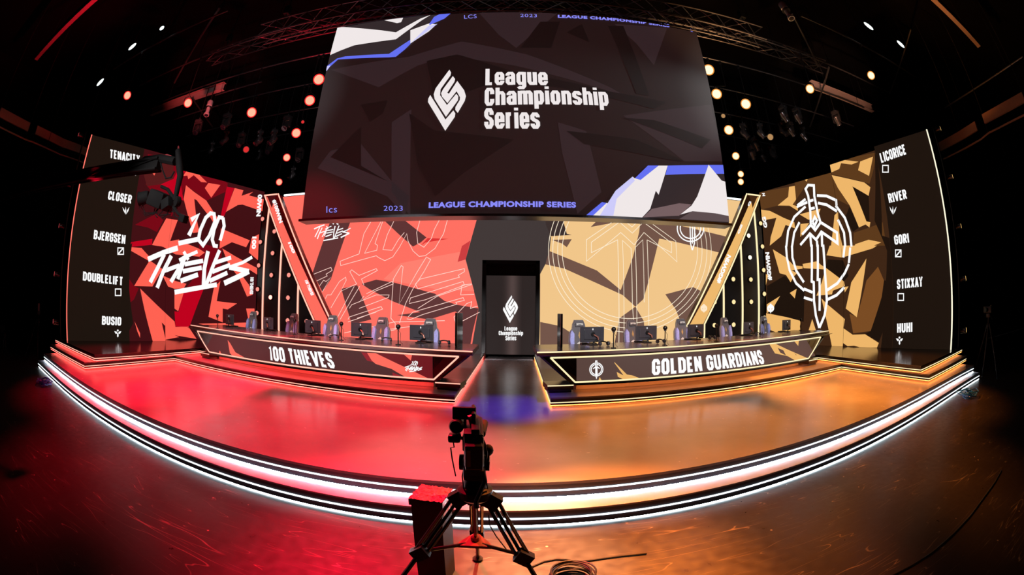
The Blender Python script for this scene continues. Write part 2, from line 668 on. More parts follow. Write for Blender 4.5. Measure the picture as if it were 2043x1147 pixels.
_GL = {}
_O = [(0, .14), (0, .86), (.25, 1), (.75, 1), (1, .86), (1, .14), (.75, 0), (.25, 0), (0, .14)]
BLOCK = {  # centre lines of tall, narrow, heavy capitals: width and strokes in a unit cell
    'A': (1, [[(-.05, -.09), (.5, 1.09)], [(1.05, -.09), (.5, 1.09)], [(.2, .25), (.8, .25)]]), 'B': (1, [[(0, -.09), (0, 1), (.7, 1), (1, .9), (1, .64), (.75, .53), (0, .53)], [(.75, .53), (1, .42), (1, .12), (.7, 0), (0, 0)]]),
    'C': (.95, [[(1, .66), (1, .86), (.75, 1), (.25, 1), (0, .86), (0, .14), (.25, 0), (.75, 0), (1, .14), (1, .34)]]), 'D': (1, [[(0, -.09), (0, 1), (.65, 1), (1, .84), (1, .16), (.65, 0), (0, 0)]]),
    'E': (.78, [[(1.1, 1), (0, 1), (0, 0), (1.1, 0)], [(0, .52), (.95, .52)]]), 'F': (.78, [[(1.1, 1), (0, 1), (0, -.09)], [(0, .52), (.95, .52)]]),
    'G': (1, [[(1, .68), (1, .86), (.75, 1), (.25, 1), (0, .86), (0, .14), (.25, 0), (.75, 0), (1, .14), (1, .47), (.5, .47)]]), 'H': (1, [[(0, -.09), (0, 1.09)], [(1, -.09), (1, 1.09)], [(0, .52), (1, .52)]]),
    'I': (0, [[(.5, -.09), (.5, 1.09)]]), 'J': (.8, [[(1, 1.09), (1, .14), (.75, 0), (.25, 0), (0, .14), (0, .3)]]), 'L': (.72, [[(0, 1.09), (0, 0), (1.12, 0)]]),
    'N': (1.05, [[(0, -.09), (0, 1.09)], [(1, -.09), (1, 1.09)], [(-.02, 1.02), (1.02, -.02)]]), 'O': (1, [_O]), '0': (1, [_O]), 'R': (1, [[(0, -.09), (0, 1), (.7, 1), (1, .88), (1, .58), (.7, .47), (0, .47)], [(.55, .47), (1.02, -.09)]]),
    'S': (.95, [[(1, .7), (1, .86), (.75, 1), (.25, 1), (0, .86), (0, .66), (.25, .54), (.75, .46), (1, .34), (1, .14), (.75, 0), (.25, 0), (0, .14), (0, .3)]]), 'T': (.95, [[(-.1, 1), (1.1, 1)], [(.5, 1), (.5, -.09)]]),
    'U': (1, [[(0, 1.09), (0, .14), (.25, 0), (.75, 0), (1, .14), (1, 1.09)]]), 'V': (1.2, [[(-.05, 1.09), (.5, -.09)], [(1.05, 1.09), (.5, -.09)]]), 'X': (1, [[(-.05, 1.09), (1.05, -.09)], [(1.05, 1.09), (-.05, -.09)]]),
    'Y': (1, [[(-.05, 1.09), (.5, .45), (1.05, 1.09)], [(.5, .45), (.5, -.09)]]), '1': (.35, [[(-.35, .86), (.6, 1.0), (.6, -.09)]]),
    'e': (1, [[(0, .36), (1, .36), (1, .62), (.75, .74), (.25, .74), (0, .62), (0, .13), (.25, 0), (.75, 0), (1, .12), (1, .2)]]),
    'a': (1, [[(0, .56), (0, .64), (.25, .74), (.75, .74), (1, .62), (1, -.09)], [(1, .42), (.25, .42), (0, .33), (0, .1), (.25, 0), (.7, 0), (1, .1)]]),
    'g': (1, [[(1, .83), (1, -.18), (.75, -.30), (.2, -.30), (0, -.22)], [(1, .62), (.75, .74), (.25, .74), (0, .62), (0, .14), (.25, 0), (.75, 0), (1, .12)]]),
    'u': (1, [[(0, .83), (0, .14), (.25, 0), (.7, 0), (1, .12)], [(1, .83), (1, -.09)]]), 'h': (1, [[(0, 1.09), (0, -.09)], [(0, .62), (.3, .74), (.75, .74), (1, .62), (1, -.09)]]),
    'm': (1.9, [[(0, .83), (0, -.09)], [(0, .64), (.15, .74), (.38, .74), (.5, .64), (.5, -.09)], [(.5, .64), (.65, .74), (.88, .74), (1, .64), (1, -.09)]]),
    'p': (1, [[(0, .83), (0, -.38)], [(0, .62), (.25, .74), (.75, .74), (1, .62), (1, .14), (.75, 0), (.25, 0), (0, .12)]]), 'i': (0, [[(.5, .83), (.5, -.09)], [(.5, .95), (.5, 1.12)]]),
    'o': (1, [[(0, .14), (0, .62), (.25, .74), (.75, .74), (1, .62), (1, .14), (.75, 0), (.25, 0), (0, .14)]]), 'n': (1, [[(0, .83), (0, -.09)], [(0, .62), (.3, .74), (.75, .74), (1, .62), (1, -.09)]]),
    's': (.95, [[(1, .56), (1, .64), (.75, .74), (.25, .74), (0, .64), (0, .48), (.25, .41), (.75, .34), (1, .26), (1, .1), (.75, 0), (.25, 0), (0, .1), (0, .19)]]), 'r': (.6, [[(0, .83), (0, -.09)], [(0, .6), (.4, .74), (1, .74)]])}


def block(string, th=.195, cw=.30, ch=.81, gap=.07):
    vs, fs, x0 = [], [], 0.0
    for c in string:
        if c == ' ':
            x0 += .26
            continue
        wf, strokes = BLOCK[c]
        w = cw * wf
        for st in strokes:
            p = [V((x0 + th / 2 + a * w if wf else x0 + th / 2, .085 + b * ch)) for a, b in st]
            clo = st[0] == st[-1]
            n = len(p)
            L, R = [], []
            for i in range(n):
                d1 = (p[i] - p[i - 1]).normalized() if i > 0 else ((p[-1] - p[-2]).normalized() if clo else None)
                d2 = (p[i + 1] - p[i]).normalized() if i < n - 1 else ((p[1] - p[0]).normalized() if clo else None)
                d1, d2 = d1 or d2, d2 or d1
                n1, n2 = V((-d1.y, d1.x)), V((-d2.y, d2.x))
                m = (n1 + n2) / max(.5, 1 + n1.dot(n2))
                L.append(p[i] + m * th / 2)
                R.append(p[i] - m * th / 2)
            for i in range(n - 1):
                k = len(vs)
                vs += [R[i], R[i + 1], L[i + 1], L[i]]
                fs.append((k, k + 1, k + 2, k + 3))
        x0 += w + th + gap
    lo = -9 if string.lower() != string and string.upper() != string else 0
    return [V((v.x, min(1, max(lo, v.y)), 0)) for v in vs], fs


def glyphs(string, bold, space):
    if bold == 'block':
        return block(string)
    if bold == 'title':
        return block(string, .165, .225, .82, .05)
    key = (string, bold, space)
    if key not in _GL:
        c = bpy.data.curves.new('lettering', 'FONT')
        c.body = string
        c.size = 1
        c.offset = bold
        c.space_character = space
        c.resolution_u = 4
        o = bpy.data.objects.new('lettering', c)
        COL.objects.link(o)
        bpy.context.view_layer.update()
        dg = bpy.context.evaluated_depsgraph_get()
        me = o.evaluated_get(dg).to_mesh()
        vs = [v.co.copy() for v in me.vertices]
        fs = [tuple(p.vertices) for p in me.polygons]
        o.evaluated_get(dg).to_mesh_clear()
        bpy.data.objects.remove(o)
        bpy.data.curves.remove(c)
        _GL[key] = (vs, fs)
    return _GL[key]


def quadfit(pts):
    xs, ys = zip(*pts)
    c = np.polyfit(xs, ys, 2)
    return lambda x: float(np.polyval(c, x))


RI = .188                                         # riser height
Z1, Z2, Z3, Z4 = RI, 2 * RI, 3 * RI, 4 * RI        # tread, stage deck, lower tier, upper tier

# ------------------------------------------------------------------ the room
ROOMW = pbr('black_drape_wall', (8, 6, 6), .95, spec=.1)
struct('floor', MB().box((0, 9, -.1), (50, 36, .2)), FLOORM)
struct('ceiling', MB().box((0, 9, 13.6), (50, 36, .2)), ROOMW)
struct('wall_back', MB().box((0, 27.1, 6.7), (50, .2, 13.6)), ROOMW)
struct('wall_front', MB().box((0, -9.1, 6.7), (50, .2, 13.6)), ROOMW)
struct('wall_left', MB().box((-25.1, 9, 6.7), (.2, 36, 13.6)), ROOMW)
struct('wall_right', MB().box((25.1, 9, 6.7), (.2, 36, 13.6)), ROOMW)

# ------------------------------------------------------------------ stage
HP = [(88, 712), (203, 795), (600, 933), (700, 955), (830, 973), (1033, 986.5), (1200, 976), (1300, 961), (1400, 941),
      (1500, 920), (1700, 852), (1850, 787), (1942, 735)]
hp = [atz(p, 1.5 * RI) for p in HP]
_c = np.polyfit([p.x for p in hp], [p.y for p in hp], 4)
FRONT = [(x, float(np.polyval(_c, x))) for x in np.linspace(hp[0].x, hp[-1].x, 61)]
TREAD = .27


PALE = pbr('pale_riser_laminate', (196, 190, 190), .4)


def tier(parent, path, zb, zt, strip, glow, front, zm, gap=.05, th=.07):
    """One step: a black fascia with a light strip along it, a pale riser set back below, lit from under the fascia."""
    MB().band(path, zb + gap, zt, th).build('fascia', front, parent)
    MB().band(path, zb + .002, zt - .01, .04, out=-.09).build('riser', PALE, parent)
    MB().band(path, zm - .0085, zm + .0085, .016, out=.010).build('led_strip', strip, parent)['label'] = 'glowing light strip along the step edge'
    MB().band(path, zb + gap - .014, zb + gap - .001, .04, out=-.003).build('under_step_light', glow, parent)


STEPF = pbr('black_fascia_led_tint', (66, 68, 76), .3)  # black fascia, with the strip's bluish glow put into its colour
stage = thing('stage', 'wide curved black stage with two white glowing steps and reflective deck', 'stage', (0, 9, 0))
deck = FRONT + [(FRONT[-1][0], 17.5), (FRONT[0][0], 17.5)]
MB().prism(deck, Z2 - .03, Z2).build('deck', DECKM, stage)
tier(stage, FRONT, Z1, Z2 - .03, STRIP_W, GLOW_W, STEPF, 1.5 * RI, .016)
LOWF = [(x, y) for x, y in offset(FRONT, -TREAD)]
MB().prism(LOWF + FRONT[::-1], Z1 - .02, Z1).build('tread', pbr('pale_step_tread', (160, 158, 164), .35), stage)
back = offset(FRONT, .2)
MB().prism(FRONT + back[::-1], Z1 - .02, Z1).build('tread', pbr('pale_step_tread', (160, 158, 164), .35), stage)
tier(stage, LOWF, 0, Z1 - .02, STRIP_W, GLOW_F, STEPF, .5 * RI, .016)
for s, ex in ((1, FRONT[-1][0]), (-1, FRONT[0][0])):
    MB().box((ex - s * .03, 11.6, Z2 / 2 - .02), (.05, 11.6, Z2 - .06)).build('side_skirt', BLACK, stage)

# ------------------------------------------------------------------ team platforms, measured tier by tier
ZL, ZU = 2.5 * RI, 3.5 * RI
A_ = zoomed(1050, 640, 6.372)
B_ = zoomed(1360, 620, 6.372)


def pl(pts, z):
    return [tuple(atz(p, z).xy) for p in pts]


lowL = pl([(101.3, 692.9), (169, 730.7), (347.1, 715.2), (473.8, 742.6), (547.9, 759), (666.4, 776.7), (775.5, 788.1), (907.4, 798)], ZL)
g = quadfit(lowL[2:])
xs = np.linspace(lowL[2][0], lowL[-1][0], 15)
lowL = lowL[:2] + [(x, g(x)) for x in xs] + [(lowL[-1][0] + .02, 14.9)]
lowR = pl([(1098, 803)] + A_((1000, 1010), (2000, 935)) + B_((700, 970), (1400, 840), (2000, 720)) + [(1680.8, 732.4), (1853.8, 755.2), (1927.6, 715.7)], ZL)
g = quadfit(lowR[:7])
xs = np.linspace(lowR[0][0], lowR[6][0], 15)
lowR = [(lowR[0][0] + .12, 14.9)] + [(x, g(x)) for x in xs] + lowR[7:]
upL = pl([(110.8, 678.6), (189, 715.2), (399, 700)], ZU)
upR = pl([(1632, 713.5), (1837.2, 738.2), (1919.2, 698.2)], ZU)
upL = upL + [(upL[-1][0] + .55, upL[-1][1] - .08)]
upR = [(upR[0][0] - .55, upR[0][1] - .08)] + upR

for low, up, side, strip, glow in ((lowL, upL, 'left', STRIP_R, GLOW_R), (lowR, upR, 'right', STRIP_A, GLOW_A)):
    s = -1 if side == 'left' else 1
    col = 'red' if side == 'left' else 'amber'
    t = thing('team_platform', 'black two-tier platform edged with %s light strips on the %s of the stage' % (col, side), 'platform', (s * 6, 10, Z2),
              group='team platforms on the stage')
    o = [p for p in low if p[1] < 14.8]
    outer = o[0] if s < 0 else o[-1]
    poly = low + ([(outer[0], 14.9)] if s < 0 else [])
    poly = low + [(outer[0], 14.9)]
    MB().prism(poly, Z3 - .03, Z3).build('lower_deck', pbr('satin_tier_deck', (120, 112, 112), .3), t)
    tier(t, low, Z2, Z3 - .03, strip, glow, GLOSS, ZL)
    u = up + ([(-9.25, 10.6), (-10.4, 14.9), (up[0][0], 14.9)] if s < 0 else [(up[-1][0], 14.9), (10.4, 14.9), (9.25, 10.6)])
    MB().prism(u, Z4 - .03, Z4).build('upper_deck', TIERM, t)
    tier(t, up, Z3, Z4 - .03, strip, glow, GLOSS, ZU)
    bk = [(-9.25, 10.6), (-10.4, 14.9)] if s < 0 else [(10.4, 14.9), (9.25, 10.6)]
    MB().band(([up[-1]] + bk) if s < 0 else (bk + [up[0]]), Z3, Z4 - .03, .05, out=-.02).build('riser', BLACK, t)

# ------------------------------------------------------------------ player desks
ZD = 1.375                                        # desk top
deskpts = {
    'left': dict(
        top=[atz(p, 1.36) for p in [(378.9, 648.5), (473.8, 661.9), (533, 669.3), (666.4, 684.8), (744.2, 690.8), (838.3, 696.3), (943.5, 700.5)]],
        pt=[atz(p, 1.2375) for p in [(390.8, 660.4), (473.8, 671.5), (577.5, 685.6), (666.4, 695.2), (791.2, 704.9), (915.2, 711.2)]],
        pb=[atz(p, .767) for p in [(415.9, 701.9), (473.8, 712.3), (547.9, 724.9), (666.4, 740.4), (791.2, 752), (865, 757.5)]]),
    'right': dict(
        top=[atz(p, 1.36) for p in A_((135, 395), (1000, 375), (2000, 325)) + B_((0, 460), (700, 390), (1200, 335), (1880, 255))],
        pt=[atz(p, 1.2375) for p in A_((310, 470), (1000, 445), (2000, 400)) + B_((0, 530), (700, 460), (1200, 405), (1785, 335))],
        pb=[atz(p, .767) for p in A_((620, 778), (1200, 757), (2000, 695)) + B_((0, 832), (700, 745), (1200, 672), (1630, 605))])}
DESK = {}
TEAMRED, TEAMGOLD = led((255, 108, 92)), led((238, 184, 108))
LOGO100 = [  # brush strokes of the hand-lettered mark: points and width, on a 1640 x 1147 sheet
    ([(770, -225), (850, -280), (745, -55)], 42), ([(632, 30), (862, -18)], 40),
    ([(985, -300), (930, -250), (868, -110), (850, -10), (900, 50), (968, -50), (1030, -210), (1020, -290), (970, -300)], 34),
    ([(1122, -245), (1075, -255), (1020, -120), (1000, -10), (1020, 55), (1060, 62)], 34), ([(1118, -250), (1130, -160), (1098, -40), (1085, 0)], 34),
    ([(300, 205), (470, 130), (625, 80)], 44), ([(478, 150), (410, 290), (325, 455)], 38),
    ([(555, 165), (470, 330), (400, 515)], 38), ([(705, 185), (640, 300), (550, 450)], 36), ([(480, 330), (640, 270)], 34),
    ([(690, 120), (740, 210)], 30), ([(840, 120), (700, 180), (640, 215)], 30), ([(690, 230), (625, 420)], 34),
    ([(700, 258), (900, 220)], 38), ([(680, 335), (885, 295)], 38), ([(655, 440), (845, 370)], 40),
    ([(955, 115), (915, 300), (905, 510)], 40), ([(1080, 105), (1000, 300), (935, 480)], 36),
    ([(1030, 240), (1205, 185)], 36), ([(1000, 340), (1195, 265)], 38), ([(970, 440), (1165, 350)], 38),
    ([(1435, 180), (1330, 240), (1185, 290)], 30), ([(1185, 290), (1400, 335)], 44), ([(1400, 335), (1270, 400), (1130, 465)], 48),
    ([(590, 562), (1050, 480)], 40)]


def logo100(art, mp, mat, layer, wscale):
    for pts, w in LOGO100:
        art.stroke(mp(*pts), w * wscale, mat, layer)


def emblem(art, c, r, w, mat, layer=3, tip=1.45, top=1.3):
    """Sword-in-a-ring mark around picture point c with picture radius r."""
    B = V(art.s.uv(c))
    k = (V(art.s.uv((c[0] + r, c[1]))) - B).length
    h = abs(art.s.uv((c[0], c[1] - r))[1] - B.y)
    P = lambda x, y: (B.x + x * k, B.y + y * h)
    for rr in (1, .78):
        for a0, a1 in ((100, 262), (-82, 80)):
            art.uvstroke([P(rr * math.cos(math.radians(t)), rr * math.sin(math.radians(t))) for t in np.linspace(a0, a1, 15)], w, mat, layer)
    art.uvstroke([P(-.5, .1), P(-.1, .42), P(0, .3), P(.1, .42), P(.5, .1)], w, mat, layer)
    art.uvstroke([P(-.1, top), P(-.1, -1.0), P(0, -tip), P(.1, -1.0), P(.1, top)], w, mat, layer, True)
    art.uvstroke([P(0, .2), P(0, -1.0)], w * .8, mat, layer)


for side in ('left', 'right'):
    s = -1 if side == 'left' else 1
    D = deskpts[side]
    gT, gP, gB = [quadfit([(p.x, p.y) for p in D[k]]) for k in ('top', 'pt', 'pb')]
    red = side == 'left'
    strip, glow = (STRIP_R, GLOW_R) if red else (STRIP_A, GLOW_A)
    xT = (min(p.x for p in D['top']), max(p.x for p in D['top']))
    xP = (min(p.x for p in D['pt']), max(p.x for p in D['pt']))
    xB = (min(p.x for p in D['pb']), max(p.x for p in D['pb']))
    DESK[side] = gT
    t = thing('player_desk', ('long black desk outlined in red light with a red and black front screen' if red else
                              'long black desk outlined in amber light with a gold and brown front screen'), 'desk', (s * 5, 9.6, Z3), group='player desks on the platforms')
    # top board
    N = 24
    xs = np.linspace(xT[0], xT[1], N)
    front = [(x, gT(x)) for x in xs]
    rear = [(min(max(x, xT[0] if s > 0 else -99), xT[1] if s < 0 else 99), y) for x, y in offset(front, 1.5)]
    MB().prism(front + rear[::-1], ZD - .09, ZD).build('desktop', pbr('desk_top_laminate', (110, 92, 92), .2, spec=.7), t)
    MB().band(front, 1.348, 1.372, .016, out=.012).build('led_strip', strip, t)['label'] = 'light strip along the desk top edge'
    # front board: an upside-down trapezoid, bowed with the desk
    face = DeskFace(lambda x: gB(x) + .05, lambda x: gP(x) + .05, .767, 1.2375, -12, 12)
    mb = MB()
    vs, fs = [], []
    rows = [(1.287, xT[0] + .02, xT[1] - .02), (1.2375, xP[0] - .14, xP[1] + .14), (.767, xB[0] - .12, xB[1] + .12), (.70, xB[0] + .02, xB[1] - .02)]
    for dy in (0, .07):
        for z, x0, x1 in rows:
            for x in np.linspace(x0, x1, N):
                vs.append(V((x, face.y(x, z) + dy, z)))
    nr = len(rows)
    for k in range(2):
        for r in range(nr - 1):
            for i in range(N - 1):
                b = (k * nr + r) * N + i
                fs.append((b, b + 1, b + N + 1, b + N))
    for r in range(nr - 1):
        for i in (0, N - 1):
            a, b = r * N + i, (nr + r) * N + i
            fs.append((a, a + N, b + N, b))
    for r in (0, nr - 1):
        for i in range(N - 1):
            a, b = r * N + i, (nr + r) * N + i
            fs.append((a, a + 1, b + 1, b))
    mb.add(vs, fs)
    mb.build('front_board', GLOSS, t)
    # the glowing trapezoid outline
    art = Art(face)
    tl, tr, br, bl = (xP[0], 1.2375), (xP[1], 1.2375), (xB[1], .767), (xB[0], .767)
    for a, b in ((tl, tr), (tr, br), (br, bl), (bl, tl)):
        n = max(2, int(abs(a[0] - b[0]) / .4))
        pts = [(a[0] + (b[0] - a[0]) * i / n, a[1] + (b[1] - a[1]) * i / n) for i in range(n + 1)]
        pv = [face.pt(u, z, .012) for u, z in pts]
        art.mb.tube(pv, .016, 6, art.mi(strip))
    art.build('led_frame', t)['label'] = 'glowing trapezoid outline'
    # LED screen inside it
    art = Art(face)
    if red:
        x0, x1 = face.uv((414, 690))[0], face.uv((863.7, 740))[0]
        C = dict(base=led((80, 44, 44)), bright=TEAMRED, mid=led((150, 34, 44)), deep=led((110, 26, 32)))
    else:
        x0, x1 = face.uv((1150, 740))[0], face.uv((1615, 690))[0]
        C = dict(base=led((90, 68, 62)), bright=TEAMGOLD)
    face.u0, face.u1, face.z0c = x0, x1, 0
    art.uvpoly([(x0, .79), (x1, .79), (x1, 1.215), (x0, 1.215)], C['base'], 1)
    if red:
        d1, d2 = zoomed(370, 630, 6.747), zoomed(650, 650, 6.372)
        art.poly(d2((640, 345), (1362, 372), (1362, 670), (1310, 667), (1060, 545)), C['deep'], 2)
        art.poly(d2((455, 335), (530, 340), (610, 460), (530, 440)), C['mid'], 2)
        art.poly(d2((850, 590), (1060, 675), (860, 660)), C['mid'], 2)
        art.poly(d1((575, 325), (610, 370), (680, 490), (800, 558), (640, 540), (605, 500)), C['bright'], 2)
        art.poly(d1((455, 505), (470, 465), (488, 510)), C['bright'], 2)
        art.poly(d2((530, 340), (640, 345), (1060, 545), (1310, 667), (1060, 672), (840, 545), (640, 482), (590, 440)), C['bright'], 3)
        art.poly(d2((1000, 365), (1100, 370), (1085, 440)), C['bright'], 3)
        art.text('100 THIEVES', (539.7, 718.2), (671.2, 735), (536.9, 689.3), WHITE_LED, 4, 'block')
        m = lambda *q: [(808.5 + (x - 300) / 1140 * 35, 741 - (560 - y) / 860 * 21) for x, y in q]
        logo100(art, m, WHITE_LED, 4, .00042)
    else:
        art.poly(A_((1115, 520), (1275, 680), (1340, 690), (1460, 735), (1240, 748), (1160, 708)), C['bright'], 2)
        art.poly(A_((912, 760), (930, 712), (957, 757)), C['bright'], 2)
        art.poly(B_((1110, 425), (1190, 420), (1360, 500), (1595, 602), (1440, 632), (1340, 575), (1180, 540)), C['bright'], 2)
        art.poly(B_((1425, 385), (1485, 377), (1475, 445)), C['bright'], 2)
        art.text('GOLDEN GUARDIANS', (1299.5, 748.3), (1524.8, 725.2), (1299.5, 716.1), WHITE_LED, 4, 'block')
        emblem(art, (1189.2, 736.5), 13, .019, WHITE_LED, 4)
    art.build('front_screen', t)['label'] = 'front screen with white team lettering and angular shapes'
    # plinth, foot boxes and the light under the board
    hp_ = offset([(x, gB(x) + .05) for x in np.linspace(xB[0] + .1, xB[1] - .1, N)], 0)
    MB().band(hp_, Z3 + .002, .705, .3, out=-.28).build('plinth', PALE, t)
    MB().band(hp_, .685, .699, .06, out=-.10).build('under_desk_light', glow, t)
    for k, xe in enumerate(xB):
        inner = (k == 1) == red
        xe += (.30 if k else -.30) * (1 if inner else .5)
        w = .5
        y = gB(max(min(xe, xB[1]), xB[0])) + .28
        q = Matrix.Rotation(math.atan((gB(xB[k] + .1) - gB(xB[k] - .1)) / .2), 3, 'Z')
        f = MB().box((xe - (.0 if k else .0), y, .665), (w, .5, .1), q).build('foot_box', GLOSS, t)
        MB().box((V((xe, y, .703)) + q @ V((0, -.255, 0))), (w, .012, .02), q).build('foot_light', strip, f)
        MB().box((V((xe, y, .60)) + q @ V((0, 0, 0))), (w - .05, .42, .07), q).build('foot_block', pbr('lit_foot_block', (120, 110, 108), .4), f)
    # slanted end cheek under the desk top, and the upright screen at the aisle end
    for k in (0, 1):
        xa, xb_ = (xT[k], xB[k])
        sg = 1 if k else -1
        ya, yb = gT(xa), gB(xb_)
        mb = MB()
        a = [V((xa - sg * .03, ya + .05, 1.287)), V((xa - sg * .06, ya + 1.3, 1.287)), V((xb_ + sg * .05, yb + .9, .70)), V((xb_ + sg * .05, yb + .1, .70))]
        off = V((-sg * .05, 0, 0))
        mb.add(a + [p + off for p in a], [(0, 1, 2, 3), (4, 7, 6, 5), (0, 4, 5, 1), (1, 5, 6, 2), (2, 6, 7, 3), (3, 7, 4, 0)])
        mb.build('end_cheek', GLOSS, t)
    xd = -1.09 if red else 1.0
    q = Matrix.Rotation(-.04 if red else -.02, 3, 'Z')
    MB().box((xd, 8.62, ZD + .34), (.045, .72, .68), q, 0, .012).build('divider_panel', pbr('smoked_panel', (44, 38, 38), .12, spec=.8), t)

# ------------------------------------------------------------------ side LED walls
SCREENBACK = pbr('led_cabinet_black', (20, 19, 20), .55)


def cabinet(sf, name, base, parent, th=.14, z0=None):
    """The lit LED tiles of a flat screen with the cabinet depth behind them."""
    a, d, n = sf.a, sf.d, sf.n
    z0 = sf.z0 if z0 is None else z0
    p = [a, a + d * sf.L, a + d * sf.L - n * th, a - n * th]
    mb = MB()
    mb.prism([tuple(q) for q in p], z0, sf.z1, 0)
    mb.add([sf.pt(0, z0, .002), sf.pt(sf.L, z0, .002), sf.pt(sf.L, sf.z1, .002), sf.pt(0, sf.z1, .002)], [(0, 1, 2, 3)], 1)
    return mb.build(name, [SCREENBACK, base], parent)


def role_icon(art, kind, c, w, h, mat):
    """Small position marks under the names; c is the picture centre, w and h picture sizes."""
    x, y = c
    P = lambda *q: [(x + a * w / 2, y - b * h / 2) for a, b in q]
    k = abs(art.s.uv((x, y + h / 2))[1] - art.s.uv((x, y - h / 2))[1]) / h
    if kind in ('box', 'slash'):
        art.stroke(P((-.8, -.8), (.8, -.8), (.8, .8), (-.8, .8)), 2.3 * k, mat, 6, True)
        if kind == 'slash':
            art.stroke(P((-.8, -.8), (.8, .8)), 3.0 * k, mat, 6)
    elif kind == 'claw':
        art.poly(P((0, -1), (-.25, -.2), (-.05, 1), (.12, .1)), mat, 6)
        art.poly(P((-.1, -.9), (-.75, .1), (-.95, .9), (-.35, .1)), mat, 6)
        art.poly(P((.1, -.9), (.35, .1), (1, .9), (.7, -.1)), mat, 6)
    else:
        art.poly(P((0, -1), (-.22, -.7), (-.18, .1), (.18, .1), (.22, -.7)), mat, 6)
        art.poly(P((-1, .55), (-.3, .45), (-.15, .1), (-.5, -.15), (-.75, .1)), mat, 6)
        art.poly(P((1, .55), (.3, .45), (.15, .1), (.5, -.15), (.75, .1)), mat, 6)
        art.poly(P((0, .4), (-.3, .8), (0, 1), (.3, .8)), mat, 6)


NAMEBLACK = led((29, 20, 14))
WLo = Flat((-13.2, 6.4), (-11.71, 10.21), Z4 + .003, 7.12)
WLi = Flat((-12.15, 10.6), (-10.48, 14.64), Z4 + .003, 6.88)
WRn = Flat((12.24, 8.83), (12.87, 6.45), Z4 + .003, 7.50)
WRo = Flat((11.69, 11.02), (12.24, 8.83), Z4 + .003, 7.36)
WRi = Flat((10.42, 14.67), (11.67, 11.0), Z4 + .003, 7.05)

t = thing('side_led_wall', 'tall angled LED wall on the left with red shards and a white brush-lettered logo', 'led wall', (-12.2, 10, Z4), group='side LED walls')
RD, CO, DR, MR, BR = led((64, 15, 19)), led((255, 98, 82)), led((190, 2, 30)), led((118, 6, 20)), led((84, 26, 26))
cabinet(WLo, 'led_panel', RD, t)
cabinet(WLi, 'led_panel', RD, t)
Z7, Z8 = zoomed(240, 280, 5.463), zoomed(240, 480, 5.463)
arts = [Art(WLo), Art(WLi)]


def both(px, m, l=1):
    for a in arts:
        a.poly(px, m, l)


# deep red and maroon fields
both(Z7((300, 150), (800, 240), (1170, 465), (1155, 700), (1100, 850), (940, 655), (720, 490), (560, 830), (280, 480)), MR, 1)
both(Z7((440, 480), (580, 420), (640, 300), (560, 150), (760, 200), (760, 275), (650, 420), (690, 660), (560, 590)), DR, 2)
both(Z7((235, 300), (430, 240), (580, 200), (580, 420), (440, 480), (290, 500)), BR, 2)
both(Z7((820, 660), (945, 655), (1150, 560), (1100, 850), (1075, 870)), RD, 2)
both(Z7((160, 920), (390, 800), (470, 870), (400, 1000), (300, 950)), MR, 1)
both(Z7((1160, 505), (1240, 520), (1150, 780), (1120, 850), (1090, 850)), DR, 3)
both(Z8((95, 20), (350, -20), (345, 45), (110, 70)), DR, 2)
both(Z8((690, 560), (910, 520), (760, 920), (740, 940), (600, 935), (590, 770), (635, 775)), DR, 3)
both(Z8((85, 400), (150, 495), (200, 520), (150, 640), (90, 690)), MR, 2)
both(Z8((860, 30), (1110, 80), (1090, 440), (950, 500), (700, 540), (860, 330)), MR, 1)
for q in (Z7((320, 320), (410, 290), (370, 385)),
          Z7((680, 390), (755, 285), (770, 345), (850, 365), (945, 460), (880, 455), (800, 380), (740, 425), (730, 385)),
          Z7((920, 520), (960, 465), (1090, 487), (990, 625)),
          Z7((715, 490), (800, 560), (935, 655), (1075, 870), (1040, 940), (985, 850), (830, 650), (805, 640), (825, 820), (860, 1000), (790, 1010), (690, 640)),
          Z7((1150, 780), (1245, 520), (1340, 545), (1320, 605), (1445, 562), (1400, 600), (1570, 645), (1560, 778), (1330, 700), (1280, 705)),
          Z7((1095, 960), (1410, 1090), (1370, 1165), (1215, 1110), (1080, 1180)),
          Z7((500, 850), (625, 870), (540, 1105), (640, 1080), (640, 1180), (400, 1150), (345, 1140)),
          Z8((105, 70), (230, 80), (330, 190), (300, 215), (105, 105)),
          Z8((320, 215), (390, 265), (460, 310), (350, 500), (150, 495)),
          Z8((380, 45), (620, -10), (850, 85), (920, 130), (860, 175), (600, 150), (470, 70)),
          Z8((215, 520), (590, 880), (600, 940), (740, 935), (830, 1070), (640, 1050), (590, 1030), (450, 890), (500, 1105), (355, 1105), (265, 760)),
          Z8((155, 880), (215, 1010), (215, 1060), (185, 990)),
          Z8((590, 540), (690, 570), (630, 770), (590, 740)),
          Z8((460, 380), (600, 440), (720, 470), (690, 520), (590, 525), (520, 500)),
          Z8((1110, 85), (1250, 170), (1490, 300), (1490, 370), (1380, 300), (1340, 400), (1400, 480), (1440, 590), (1380, 610), (1290, 400), (1180, 260)),
          Z8((1020, 510), (1090, 440), (1050, 660), (1270, 685), (1170, 750), (1115, 740), (1115, 890), (960, 830)),
          Z8((850, 905), (1450, 890), (1480, 1010), (1250, 990)), Z8((1370, 740), (1460, 740), (1480, 990), (1420, 980)),
          Z8((1400, 130), (1430, -30), (1510, -70), (1500, 215))):
    both(q, CO, 3)
for a in arts:
    logo100(a, Z8, WHITE_LED, 5, .0044 if a.s is WLi else .004)
